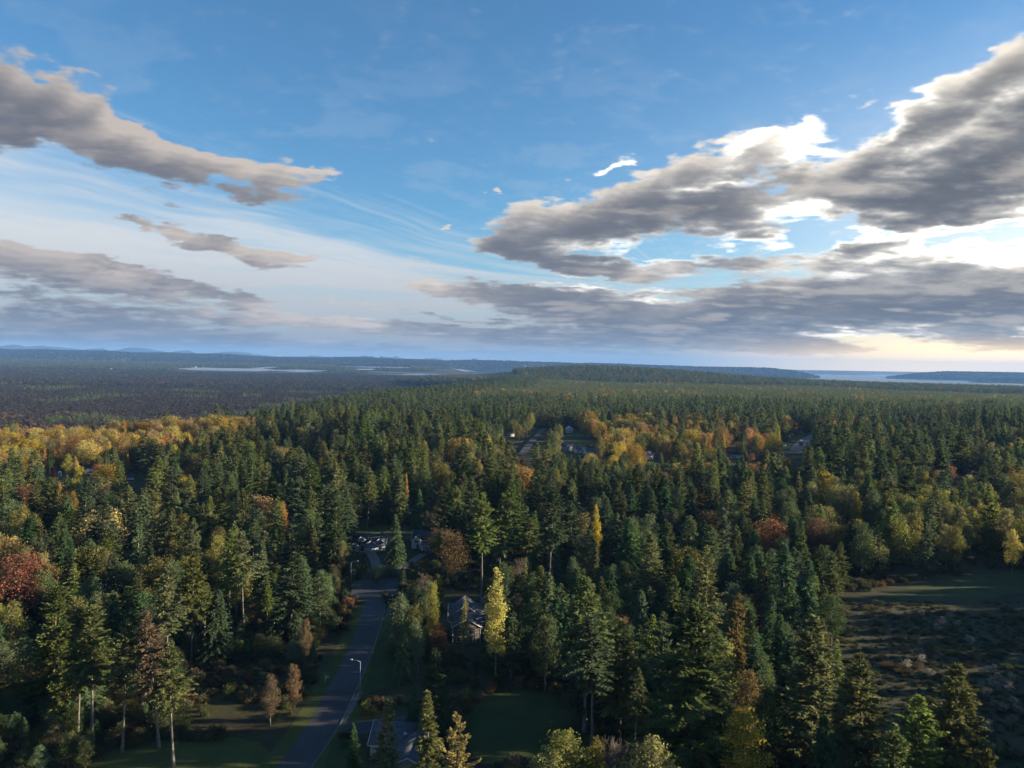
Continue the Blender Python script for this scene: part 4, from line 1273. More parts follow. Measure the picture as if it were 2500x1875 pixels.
# everything further: one object for each wood, built from points
def wood(name, label, pts):
    """pts: list of (form, x, y, z, height, foliage, width, rot)"""
    combos = sorted({(p_[0], p_[5]) for p_ in pts})
    src = bpy.data.collections.new(name + '_forms')
    for n_, (fm, fol) in enumerate(combos):
        so = bpy.data.objects.new(f'form_{n_:03d}', KD[fm].whole_in('grey' if fol == 'bare' else fol))
        src.objects.link(so)
    ix = {c_: n_ for n_, c_ in enumerate(combos)}
    me = bpy.data.meshes.new(name)
    n = len(pts)
    me.vertices.add(n)
    me.vertices.foreach_set('co', np.array([(p_[1], p_[2], p_[3]) for p_ in pts], np.float32).ravel())
    a = me.attributes.new('vid', 'INT', 'POINT'); a.data.foreach_set('value', np.array([ix[(p_[0], p_[5])] for p_ in pts], np.int32))
    sc = np.array([(p_[4] / KD[p_[0]].H * p_[6], p_[4] / KD[p_[0]].H * p_[6], p_[4] / KD[p_[0]].H) for p_ in pts], np.float32)
    a = me.attributes.new('scl', 'FLOAT_VECTOR', 'POINT'); a.data.foreach_set('vector', sc.ravel())
    ro = RNG.normal(size=(n, 3)).astype(np.float32) * .028; ro[:, 2] = [p_[7] for p_ in pts]
    a = me.attributes.new('rot', 'FLOAT_VECTOR', 'POINT'); a.data.foreach_set('vector', ro.ravel())
    ob = tag(obj(name, me), label, kind='stuff')
    g = bpy.data.node_groups.new(name + '_nodes', 'GeometryNodeTree')
    g.interface.new_socket('Geometry', in_out='INPUT', socket_type='NodeSocketGeometry')
    g.interface.new_socket('Geometry', in_out='OUTPUT', socket_type='NodeSocketGeometry')
    nd = g.nodes
    gi, go = nd.new('NodeGroupInput'), nd.new('NodeGroupOutput')
    ci = nd.new('GeometryNodeCollectionInfo'); ci.inputs['Collection'].default_value = src
    ci.inputs['Separate Children'].default_value = True; ci.inputs['Reset Children'].default_value = True
    ip = nd.new('GeometryNodeInstanceOnPoints'); ip.inputs['Pick Instance'].default_value = True
    def at(nm_, ty):
        q = nd.new('GeometryNodeInputNamedAttribute'); q.data_type = ty; q.inputs['Name'].default_value = nm_
        return q.outputs['Attribute']
    e2r = nd.new('FunctionNodeEulerToRotation')
    L_ = g.links
    L_.new(gi.outputs[0], ip.inputs['Points']); L_.new(ci.outputs[0], ip.inputs['Instance'])
    L_.new(at('vid', 'INT'), ip.inputs['Instance Index']); L_.new(at('scl', 'FLOAT_VECTOR'), ip.inputs['Scale'])
    L_.new(at('rot', 'FLOAT_VECTOR'), e2r.inputs[0]); L_.new(e2r.outputs[0], ip.inputs['Rotation'])
    L_.new(ip.outputs[0], go.inputs[0])
    md = ob.modifiers.new('trees', 'NODES'); md.node_group = g
    return ob
wood('forest', 'mixed wood of firs, alders and autumn trees across the plateau', rest)

# ---- far woods
def far_rows(y0, y1, sp, k0, k1):
    x, y = jgrid(y0, y1, k0, k1, sp)
    z = hgt(x, y)
    ok = z > SEA_Z + 3
    return x[ok], y[ok], z[ok]
mid, val, ridge_rows, hill_rows = [], [], [], []
for (y0, y1, sp) in [(1100, 1700, 13.5), (1700, 2600, 10.5), (2600, 3700, 13.0)]:
    x, y, z = far_rows(y0, y1, sp, -.72, .74)
    s = x - lerp_tab(y, EDGE)
    plate = s > -120
    pxx, pyy, dd = proj(x, y, z + 20)
    u = RNG.rand(len(x)); u2 = RNG.rand(len(x)); w = RNG.uniform(.85, 1.2, len(x)); rt = RNG.rand(len(x)) * 6.283
    cl = vnoise(x / 140 + 50, y / 140 + 50); cl2 = vnoise(x / 45 + 9, y / 45 + 9)
    for i in range(len(x)):
        if plate[i]:
            young = y[i] > 1500 + 250 * (cl[i] - .5) and s[i] > 60
            if young:
                if u[i] < .03 and cl[i] > .55:
                    mid.append((f'farbroad{i % 2}', x[i], y[i], z[i] - 1, 15 + 5 * u2[i], ('gold', 'orange', 'olive')[i % 3], w[i], rt[i]))
                else:
                    mid.append(('youngfir', x[i], y[i], z[i], 13.5 + 2.5 * u2[i], 'young' if cl2[i] > .3 else 'fir_olive', w[i] * 1.05, rt[i]))
            elif u[i] < (.12 if pxx[i] < 1200 else .16 + .3 * sst(cl[i], .55, .8)):
                mid.append((f'farbroad{i % 2}', x[i], y[i], z[i] - 1, 15 + 7 * u2[i], ('gold', 'olive', 'orange', 'brown', 'gold', 'green', 'russet')[int(u2[i] * 6.99)], w[i], rt[i]))
            else:
                mid.append((f'farfir{i % 2}', x[i], y[i], z[i], 22 + 16 * u2[i], 'fir' if u2[i] < .6 else 'fir_dark', w[i], rt[i]))
        else:
            fir = cl[i] > .80 or s[i] > -200
            if fir and u[i] < .7:
                val.append((f'farfir{i % 2}', x[i], y[i], z[i], 18 + 10 * u2[i], 'fir_dark' if u2[i] < .5 else 'fir', w[i], rt[i]))
            else:
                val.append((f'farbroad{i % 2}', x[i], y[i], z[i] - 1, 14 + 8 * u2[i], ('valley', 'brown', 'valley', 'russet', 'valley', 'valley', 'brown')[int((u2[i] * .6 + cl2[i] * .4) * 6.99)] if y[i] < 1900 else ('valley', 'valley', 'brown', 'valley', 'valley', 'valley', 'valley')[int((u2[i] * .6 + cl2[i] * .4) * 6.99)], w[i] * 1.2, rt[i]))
for (y0, y1, sp) in [(900, 1100, 9.0)]:
    x, y, z = far_rows(y0, y1, sp, -.72, -.2)
    s = x - lerp_tab(y, EDGE)
    for i in np.nonzero(s < -40)[0]:
        val.append((f'farbroad{i % 2}', x[i], y[i], z[i] - 1, 14 + 8 * RNG.rand(), ('brown', 'russet', 'orange', 'gold', 'brown')[RNG.randint(5)], 1.2, RNG.rand() * 6))
rest2 = []
for (y0, y1, sp, hs) in [(3700, 6700, 21.0, 1.15), (6700, 11500, 46.0, 1.5)]:
    x, y, z = far_rows(y0, y1, sp, -.70, .72)
    wet = np.zeros(len(x), bool)
    for w_ in WATERS:
        cy_ = np.mean([q_[1] for q_ in w_])
        w2_ = [(q_[0], cy_ + (q_[1] - cy_) * 1.35) for q_ in w_]
        for hh in range(0, 36, 4):
            qx_, qy_, _d = proj(x, y, z + hh)
            wet |= inpoly(qx_, qy_, w2_) & (_d < 13000)
    x, y, z = x[~wet], y[~wet], z[~wet]
    cl = vnoise(x / 330 + 3, y / 330 + 3); cl2 = vnoise(x / 900 + 13, y / 900 + 3)
    u = RNG.rand(len(x)); u2 = RNG.rand(len(x)); rt = RNG.rand(len(x)) * 6.283
    for i in range(len(x)):
        onr = z[i] > -45
        if onr:
            fol = 'fir_dark' if u[i] < .55 else ('fir' if u[i] < .88 else ('brown' if u[i] < .95 else 'green'))
        else:
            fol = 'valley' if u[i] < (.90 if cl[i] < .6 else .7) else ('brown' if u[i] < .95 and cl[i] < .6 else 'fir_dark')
            if y[i] > 6700 and cl2[i] > .62:
                continue            # open fields of the delta
        fm = f'farfir{i % 2}' if fol.startswith('fir') else f'farbroad{i % 2}'
        if y[i] > 6700 and not onr:
            hq = .42
        else:
            hq = 1.0
        ridge_rows.append((fm, x[i], y[i], z[i] - 1, (18 + 10 * u2[i]) * hs * hq, fol, (1.25 if hs < 1.3 else 1.9) / hq ** .7, rt[i]))
for (y0, y1, sp) in [(11500, 15500, 62.0)]:
    x, y, z = far_rows(y0, y1, sp, -.70, .72)
    cl = vnoise(x / 700 + 3, y / 350 + 3)
    u = RNG.rand(len(x)); u2 = RNG.rand(len(x)); rt = RNG.rand(len(x)) * 6.283
    for i in range(len(x)):
        if cl[i] > .60 and z[i] > -60 and u[i] < .6:
            continue
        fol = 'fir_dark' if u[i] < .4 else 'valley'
        hill_rows.append((f'farfir{i % 2}' if fol.startswith('fir') else f'farbroad{i % 2}', x[i], y[i], z[i] - 2, (20 + 10 * u2[i]) * 1.4, fol, 2.6, rt[i]))
wood('plantation_forest', 'far fir wood and even young plantation along the plateau', mid)
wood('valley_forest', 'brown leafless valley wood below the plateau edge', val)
wood('ridge_forest', 'dark far woods on the ridge and over the delta', ridge_rows)
wood('hill_forest', 'blue dark woods over the far hills and islands', hill_rows)
print('TREES', len(hero_rows), sum(used.values()), used, len(rest), len(mid), len(val), len(ridge_rows), len(hill_rows))
# ------------------------------------------------------------------ roads, lawns
m, b, o = new_mat('asphalt')
t = b.n('ShaderNodeTexCoord').outputs['Object']
c = b.mix(b.ss(b.noise(t, .035, 3, .5), .35, .65), (.038, .041, .048), (.064, .067, .073))
mpn = b.n('ShaderNodeMapping'); b.put(mpn.inputs[0], t); mpn.inputs['Rotation'].default_value = (0, 0, R(32)); mpn.inputs['Scale'].default_value = (.9, .05, 1)
c = b.mix(b.m('MULTIPLY', b.ss(b.noise(mpn.outputs[0], 1.0, 3, .5), .5, .75), .5), c, (.038, .040, .046))
c = b.mix(b.m('MULTIPLY', b.ss(b.noise(t, 1.6, 5, .7), .60, .78), .55), c, (.13, .10, .062))
pt = b.n('ShaderNodeTexVoronoi'); pt.feature = 'DISTANCE_TO_EDGE'; b.put(pt.inputs['Vector'], t); pt.inputs['Scale'].default_value = .22
c = b.mix(b.m('MULTIPLY', b.ss(pt.outputs['Distance'], .02, .0), .6), c, (.02, .021, .024))
p = b.n('ShaderNodeBsdfPrincipled'); b.put(p.inputs['Base Color'], c); p.inputs['Roughness'].default_value = .85; p.inputs['Specular IOR Level'].default_value = .25
b.t.links.new(p.outputs[0], o.inputs[0])
M['asphalt'] = m
M['concrete'] = plain('concrete', (.12, .118, .112), .85, .18, .6, .2)
M['gravel'] = plain('gravel_drive', (.15, .145, .14), .9, .25, 1.5, .2)
def grassy(name, a_, b_c, litter):
    m, b, o = new_mat(name)
    t = b.n('ShaderNodeTexCoord').outputs['Object']
    c = b.mix(b.ss(b.noise(t, .12, 5, .6), .35, .65), a_, b_c)
    c = b.mix(b.ss(b.noise(t, 2.2, 4, .7), .52, .80), c, litter)
    p = b.n('ShaderNodeBsdfPrincipled'); b.put(p.inputs['Base Color'], c); p.inputs['Roughness'].default_value = .95; p.inputs['Specular IOR Level'].default_value = .1
    bm = b.n('ShaderNodeBump'); bm.inputs['Strength'].default_value = .7; bm.inputs['Distance'].default_value = .25
    b.put(bm.inputs['Height'], b.noise(t, 1.6, 5, .7)); b.put(p.inputs['Normal'], bm.outputs[0])
    b.t.links.new(p.outputs[0], o.inputs[0])
    return m
M['lawn'] = grassy('lawn_grass', (.036, .056, .018), (.050, .064, .022), (.095, .075, .035))
M['meadow'] = grassy('rough_meadow', (.040, .042, .026), (.058, .060, .034), (.090, .074, .046))
M['meadowgrass'] = grassy('meadow_short_grass', (.048, .064, .028), (.066, .080, .033), (.085, .078, .040))
M['verge'] = grassy('verge_grass', (.050, .066, .020), (.072, .082, .026), (.110, .085, .036))

def strip(name, line, width, z, mat, label, side=0.0, h=0.0):
    """ribbon along a centre line (xy); side shifts it sideways; h makes it a raised kerb"""
    P_ = np.array([q[:2] for q in line], float)
    # resample with a smooth curve
    n = len(P_)
    out_ = []
    for i in range(n - 1):
        p0, p1, p2, p3 = P_[max(i-1, 0)], P_[i], P_[i+1], P_[min(i+2, n-1)]
        for t_ in np.linspace(0, 1, 7)[:-1]:
            out_.append(.5 * ((2*p1) + (-p0 + p2) * t_ + (2*p0 - 5*p1 + 4*p2 - p3) * t_**2 + (-p0 + 3*p1 - 3*p2 + p3) * t_**3))
    out_.append(P_[-1]); Q_ = np.array(out_)
    T_ = np.gradient(Q_, axis=0); T_ /= np.linalg.norm(T_, axis=1, keepdims=True)
    N_ = np.stack([T_[:, 1], -T_[:, 0]], -1)         # to the right of travel
    A_, B_ = Q_ + N_ * (side - width / 2), Q_ + N_ * (side + width / 2)
    k = len(Q_)
    zz = lambda q: float(z)
    V = [(a[0], a[1], z) for a in A_] + [(a[0], a[1], z) for a in B_]
    F_ = [(i, k + i, k + i + 1, i + 1) for i in range(k - 1)]
    if h:
        V += [(a[0], a[1], z - h) for a in A_] + [(a[0], a[1], z - h) for a in B_]
        F_ += [(i, i + 1, 2*k + i + 1, 2*k + i) for i in range(k - 1)] + [(k + i + 1, k + i, 3*k + i, 3*k + i + 1) for i in range(k - 1)]
    return tag(obj(name, mesh_np(name, V, [F_], [mat])), label, kind='structure')

cul = gs(929, 1437)
strip('verge', ROAD_C[:-1], 15.5, .010, M['verge'], 'narrow grass verge along both sides of the near road')
strip('road', ROAD_C, 7.6, .020, M['asphalt'], 'dark asphalt road running up to the turning circle')
circ = [(cul[0] + 12.2 * math.cos(t_), cul[1] + 15.5 * math.sin(t_)) for t_ in np.linspace(0, 2 * math.pi, 40, endpoint=False)]
circ_v = [(cul[0] + 14.5 * math.cos(t_), cul[1] + 18.0 * math.sin(t_)) for t_ in np.linspace(0, 2 * math.pi, 40, endpoint=False)]
flat_poly('verge', circ_v, .006, M['verge'], 'grass ring around the turning circle')
flat_poly('road', circ, .026, M['asphalt'], 'round asphalt turning circle at the end of the road')
strip('kerb', ROAD_C[2:-1], .32, .13, M['concrete'], 'low concrete kerb on the lamp side of the road', 3.95, .12)
ck = [(cul[0] + 12.3 * math.cos(t_), cul[1] + 15.6 * math.sin(t_)) for t_ in np.linspace(-1.15, math.pi + 1.15, 40)]
strip('kerb', ck, .3, .13, M['concrete'], 'curved concrete kerb round the turning circle', 0, .12)
strip('sidewalk', [gs(*q)[:2] for q in [(880, 1690), (868, 1712), (850, 1740), (838, 1764), (836, 1772)]], 1.5, .030, M['concrete'], 'short pale concrete sidewalk beside the lower street lamp')
# drives
strip('driveway', [gs(*q)[:2] for q in [(928, 1405), (921, 1385), (912, 1362), (904, 1347)]], 4.6, .034, M['concrete'], 'concrete drive up to the blue-grey house')
strip('driveway', [gs(*q)[:2] for q in [(960, 1402), (984, 1385), (1012, 1366), (1035, 1352)]], 4.0, .030, M['gravel'], 'pale drive curving up to the white-porched house')
strip('driveway', [gs(*q)[:2] for q in [(930, 1500), (965, 1490), (1030, 1484), (1090, 1478)]], 4.6, .030, M['asphalt'], 'dark asphalt drive to the brown house')
strip('driveway', [gs(*q)[:2] for q in [(835, 1783), (880, 1778), (940, 1768), (1020, 1760)]], 6.5, .034, M['asphalt'], 'dark asphalt drive behind the grey-roofed house')
strip('kerb', [gs(*q)[:2] for q in [(838, 1766), (885, 1763), (945, 1756), (1020, 1748)]], .35, .12, M['concrete'], 'thin kerb along the drive behind the grey-roofed house', 0, .12)
# open grass
flat_poly('lawn', LAWN_C, .012, M['lawn'], 'dark shaded lawn enclosed by the wood')
flat_poly('lawn', LAWN_R, .014, M['lawn'], 'green lawn between the road and the brown house')
flat_poly('lawn', G([(690, 1700), (715, 1600), (760, 1560), (790, 1620), (800, 1720)]), .016, M['lawn'], 'lawn corner in front of the grey-roofed house')
flat_poly('lawn', G([(745, 1182), (752, 1140), (845, 1130), (845, 1150), (770, 1170), (765, 1190)]), .012, M['lawn'], 'lawn behind the blue-grey house')
flat_poly('meadow', MEADOW, .012, M['meadow'], 'dark rough meadow enclosed by firs and alders')
flat_poly('meadow', G([(1905, 1290), (1960, 1268), (2060, 1248), (2230, 1228), (2290, 1275), (2120, 1292), (2000, 1300)]), .018, M['meadowgrass'], 'smooth green grass at the upper end of the meadow')
flat_poly('grass_path', STRIP_L, .012, M['verge'], 'mown grass strip below the bare-stemmed firs')
flat_poly('lawn', LEFT_YARD, .05, M['lawn'], 'small green lawn with a parked car among the firs')
flat_poly('lawn', FAR_YARD, .05, M['lawn'], 'grass among the far houses')
flat_poly('lawn', FAR_CUL, .05, M['lawn'], 'green verge round the far street end')
strip('road', FAR_ROAD, 8.0, .07, M['asphalt'], 'straight far road cut through the firs')
flat_poly('lawn', G([(1174, 913), (1180, 908), (1196, 905), (1200, 907), (1188, 914)]), .06, M['meadowgrass'], 'bright grass triangle beside the far road')
strip('road', [gs(*q)[:2] for q in [(1990, 1062), (1975, 1070), (1958, 1080), (1945, 1096), (1935, 1112)]], 13.0, .07, M['gravel'], 'pale far street end seen between the trees')

# ------------------------------------------------------------------ houses
M['wall_blue'] = plain('blue_grey_siding', (.21, .245, .29), .75, .08, 2.0, .2)
M['wall_white'] = plain('pale_siding', (.52, .52, .52), .75, .08, 2.0, .2)
M['wall_brown'] = plain('brown_siding', (.125, .110, .095), .8, .12, 2.0, .2)
M['wall_tan'] = plain('tan_siding', (.34, .30, .25), .8, .1, 2.0, .2)
M['roof'] = plain('grey_shingles', (.085, .090, .105), .9, .25, 1.2, .15, bump=.3)
M['roof_dark'] = plain('dark_shingles', (.050, .055, .068), .9, .25, 1.2, .15, bump=.3)
M['roof_light'] = plain('light_metal_roof', (.52, .55, .60), .5, .1, .6, .4)
M['trim'] = plain('white_trim', (.48, .48, .48), .6, .06, 2.0, .3)
M['glass'] = plain('window_glass', (.030, .036, .045), .08, .1, 2.0, .6)
M['door'] = plain('garage_door_paint', (.38, .42, .48), .6, .06, 2.0, .3)
M['metal'] = plain('galvanised_steel', (.42, .44, .46), .45, .1, 4.0, .5, metal=.4)
M['dark_metal'] = plain('dark_metal', (.03, .03, .032), .5, .2, 4.0, .4)

def sw(p, axis):
    return p if axis == 'y' else (p[1], p[0], p[2])

def gable(par, x0, x1, y0, y1, zw, rise, axis, wall, roof, ov=.45, base=-.3, trim=True, z0=0.0):
    """block with a gabled roof; axis = direction of the ridge"""
    if axis == 'x':
        a0, a1, c0, c1 = y0, y1, x0, x1
    else:
        a0, a1, c0, c1 = x0, x1, y0, y1
    am = (a0 + a1) / 2
    mb = MB()
    S = lambda a, c, z_: sw((a, c, z_), axis)
    n = []
    V = [S(a0, c0, base), S(a1, c0, base), S(a1, c1, base), S(a0, c1, base), S(a0, c0, zw), S(a1, c0, zw), S(a1, c1, zw), S(a0, c1, zw), S(am, c0, zw + rise), S(am, c1, zw + rise)]
    me = mesh_np('wall', V, [[(0, 1, 5, 4), (1, 2, 6, 5), (2, 3, 7, 6), (3, 0, 4, 7)], [(4, 5, 8), (6, 7, 9)]], [M[wall]])
    w = obj('wall', me, par)
    half = (a1 - a0) / 2
    dz = rise * ov / half
    th = .22
    r = MB()
    L0, L1 = S(a0 - ov, c0 - ov, zw - dz + th), S(a0 - ov, c1 + ov, zw - dz + th)
    T0, T1 = S(am, c0 - ov, zw + rise + th), S(am, c1 + ov, zw + rise + th)
    R0, R1 = S(a1 + ov, c0 - ov, zw - dz + th), S(a1 + ov, c1 + ov, zw - dz + th)
    def up(q):
        A, B, C_, D = [np.array(p_) for p_ in q]
        nn = np.cross(B - A, D - A)
        return q if nn[2] > 0 else q[::-1]
    r.slab(*up((L0, T0, T1, L1)), .18); r.slab(*up((T0, R0, R1, T1)), .18)
    ro = r.build('roof', M[roof], par)
    if trim:
        for c_, sg in ((c0 - ov - .04, -1), (c1 + ov + .04, 1)):
            t = MB()
            for (aa, za, ab, zb) in ((a0 - ov - .05, zw - dz + .10, am, zw + rise + .16), (am, zw + rise + .16, a1 + ov + .05, zw - dz + .10)):
                p = [S(aa, c_ - .05, za - .14), S(ab, c_ - .05, zb - .14), S(ab, c_ + .05, zb - .14), S(aa, c_ + .05, za - .14), S(aa, c_ - .05, za + .17), S(ab, c_ - .05, zb + .17), S(ab, c_ + .05, zb + .17), S(aa, c_ + .05, za + .17)]
                k = len(t.v); t.v += p
                t.q += [(k, k+3, k+2, k+1), (k+4, k+5, k+6, k+7), (k, k+1, k+5, k+4), (k+1, k+2, k+6, k+5), (k+2, k+3, k+7, k+6), (k+3, k, k+4, k+7)]
            t.build('gable_trim', M['trim'], par)
        for a_ in (a0 - ov - .06, a1 + ov + .06):
            p0, p1 = S(a_ - .06, c0 - ov, 0), S(a_ + .06, c1 + ov, 0)
            MB().box(min(p0[0], p1[0]), max(p0[0], p1[0]), min(p0[1], p1[1]), max(p0[1], p1[1]), zw - dz - .08, zw - dz + .12).build('gutter', M['trim'], par)
    return w, ro

def window(par, x, y, z, w, h, face='-y', mull=1):
    """frame proud of the wall, pane behind it"""
    e = MB(); t, d = .11, .09
    def bx(mb, u0, u1, v0, v1, d0, d1):
        if face == '-y': mb.box(x + u0, x + u1, y - d1, y - d0, z + v0, z + v1)
        elif face == '+x': mb.box(x + d0, x + d1, y + u0, y + u1, z + v0, z + v1)
        else: mb.box(x - d1, x - d0, y + u0, y + u1, z + v0, z + v1)
    bx(e, -w/2, w/2, -t, 0, .0, d); bx(e, -w/2, w/2, h, h + t, .0, d)
    bx(e, -w/2 - t, -w/2, -t, h + t, .0, d); bx(e, w/2, w/2 + t, -t, h + t, .0, d)
    for k in range(1, mull + 1):
        u = -w/2 + w * k / (mull + 1)
        bx(e, u - .03, u + .03, 0, h, .0, d * .8)
    o_ = e.build('window', M['trim'], par)
    pn = MB(); bx(pn, -w/2, w/2, 0, h, .004, .03)
    pn.build('pane', M['glass'], o_)
    return o_

def garage_door(par, x, y, z, w, h, mat='door', rows_=4, cols=4):
    d = MB().box(x - w/2, x + w/2, y - .06, y, z, z + h).build('garage_door', M[mat], par)
    f = MB(); f.box(x - w/2 - .14, x - w/2, y - .10, y, z, z + h + .14); f.box(x + w/2, x + w/2 + .14, y - .10, y, z, z + h + .14); f.box(x - w/2, x + w/2, y - .10, y, z + h, z + h + .14)
    f.build('door_frame', M['trim'], par)
    for i in range(cols):
        for j in range(rows_):
            u0, v0 = x - w/2 + w * i / cols, z + h * j / rows_
            MB().box(u0 + .08, u0 + w / cols - .08, y - .085, y - .06, v0 + .07, v0 + h / rows_ - .07).build('panel', M['glass'] if (j == rows_ - 1) else M[mat], d)
    return d

def entry_door(par, x, y, z, w=1.0, h=2.1):
    d = MB().box(x - w/2, x + w/2, y - .07, y, z, z + h).build('door', M['wall_brown'], par)
    MB().box(x + w/2 - .14, x + w/2 - .06, y - .12, y - .07, z + 1.0, z + 1.1).build('handle', M['dark_metal'], d)
    f = MB(); f.box(x - w/2 - .12, x - w/2, y - .09, y, z, z + h + .12); f.box(x + w/2, x + w/2 + .12, y - .09, y, z, z + h + .12); f.box(x - w/2, x + w/2, y - .09, y, z + h, z + h + .12)
    f.build('door_frame', M['trim'], par)

def chimney(par_roof, x, y, z0, z1, s=.45):
    c_ = MB().box(x - s, x + s, y - s, y + s, z0, z1).box(x - s - .08, x + s + .08, y - s - .08, y + s + .08, z1, z1 + .12).build('chimney', M['concrete'], par_roof)

def vent(par_roof, x, y, z):
    MB().tube([(x, y, z), (x, y, z + .55)], .09, 8).build('vent_pipe', M['metal'], par_roof)

def yaw_to_camera(p):
    return math.atan2(-p[0], p[1]) if False else math.atan2(p[0], p[1]) * -1.0

# blue-grey house at the head of the drive
p = gs(905, 1346)
hA = empty('house', (p[0], p[1], 0), R(2), 'blue-grey house with three white-trimmed gables at the head of a concrete drive', 'house')
w1, r1 = gable(hA, -9.2, 6.6, 2.2, 12.0, 3.3, 3.1, 'x', 'wall_blue', 'roof_dark')
gable(hA, -3.4, 3.4, 0.0, 3.2, 2.9, 1.75, 'y', 'wall_blue', 'roof_dark', .42)
gable(hA, 1.6, 6.2, 1.2, 7.0, 4.0, 1.5, 'y', 'wall_blue', 'roof_dark', .42)
gable(hA, -6.6, -3.2, 2.8, 7.0, 4.9, 1.15, 'y', 'wall_white', 'roof_dark', .35, base=3.4)
gable(hA, -9.6, -5.6, -.4, 3.2, 2.4, 1.2, 'y', 'wall_blue', 'roof_dark', .35)
garage_door(hA, 0, -.003, .0, 4.9, 2.2)
window(hA, -4.9, 2.797, 4.15, 1.5, .75, mull=2); window(hA, 4.4, 1.197, 1.0, 1.4, 1.3); window(hA, 4.4, 1.197, 3.0, 1.2, .9)
window(hA, -7.6, -.403, .9, 1.2, 1.2)
entry_door(hA, -4.5, 2.197, 0); chimney(r1, 4.2, 7.6, 5.4, 7.6); vent(r1, -2, 5.0, 5.0); vent(r1, 2.2, 9.4, 5.0)
# white-porched house to its right
p = gs(1016, 1343)
hB = empty('house', (p[0], p[1], 0), R(-8), 'pale house with a tall white porch gable half hidden behind a brown maple', 'house')
w1, r1 = gable(hB, -3.0, 13.0, 3.0, 12.0, 4.6, 3.2, 'x', 'wall_white', 'roof_dark')
gable(hB, -2.2, 2.0, .8, 4.0, 4.6, 1.6, 'y', 'wall_white', 'roof_dark', .4, base=2.6)
for xx in (-2.0, 1.8):
    MB().box(xx - .16, xx + .16, .85, 1.17, -.2, 2.6).build('porch_post', M['trim'], hB)
gable(hB, 2.6, 9.4, -.6, 5.0, 2.7, 1.3, 'x', 'wall_white', 'roof', .4)
garage_door(hB, 5.6, -.603, 0, 4.6, 2.1); window(hB, -.1, .797, 3.2, 1.5, 1.3); window(hB, 8.0, 2.997, 3.2, 1.2, 1.1); entry_door(hB, -.1, 2.997, 0)
vent(r1, 6, 6, 6.2); MB().box(-2.3, 2.1, .75, .83, 2.9, 3.0).build('porch_rail', M['trim'], hB)
# brown house by the lawn
p = gs(1139, 1571)
hC = empty('house', (p[0], p[1], 0), R(4), 'two-storey brown house with a grey roof half hidden by thin alders', 'house')
gable(hC, -4.4, 4.3, 0, 8.0, 5.4, 2.3, 'y', 'wall_brown', 'roof', .5)
w1, r1 = gable(hC, -5.6, 8.8, 6.0, 16.5, 5.5, 3.9, 'x', 'wall_brown', 'roof', .5)
gable(hC, -3.2, 2.6, 9.0, 18.5, 7.4, 2.0, 'y', 'wall_tan', 'roof', .45)
window(hC, 1.6, -.003, 3.1, 1.9, 1.5, mull=1); window(hC, -2.4, -.003, .7, 1.5, 1.7, mull=1); window(hC, -2.2, -.003, 3.3, 1.0, 1.1, mull=0)
window(hC, 6.0, 5.997, 3.4, 1.1, 1.3, mull=0); window(hC, 6.0, 5.997, .8, 1.1, 1.3, mull=0); window(hC, 7.6, 5.997, 3.4, .8, 1.3, mull=0)
window(hC, 4.303, 3.0, 3.2, 1.3, 1.2, '+x'); entry_door(hC, 2.6, -.003, 0); chimney(r1, 5.5, 13.5, 7.5, 10.6); vent(r1, 5, 8.4, 7.2)
for k, xx in enumerate((-4.45, 4.35)):
    MB().box(xx - .1, xx + .1, -.1, .1, -.3, 5.3).build('corner_board', M['trim'], hC)
MB().box(-4.6, 0.2, -1.6, -.02, 2.35, 2.5).build('deck', M['wall_brown'], hC)
# grey-roofed house at the bottom
p = gs(955, 1852)
hD = empty('house', (p[0], p[1], 0), R(-4), 'low house with a pale grey shingle roof beside the near drive', 'house')
w1, r1 = gable(hD, -5.0, 5.2, .6, 11.4, 2.9, 2.7, 'x', 'wall_tan', 'roof', .5)
gable(hD, 1.4, 9.8, -9.0, 5.0, 2.9, 2.1, 'y', 'wall_tan', 'roof', .5)
vent(r1, 3.2, 4.2, 4.3); MB().box(2.2, 2.9, 2.9, 3.5, 4.0, 4.5).build('roof_vent', M['metal'], r1); vent(r1, -2.4, 3.4, 4.0)
window(hD, -2.6, .597, .9, 1.8, 1.3, mull=1); window(hD, 5.6, -9.003, .9, 1.8, 1.3, mull=1); entry_door(hD, 0.0, .597, 0)

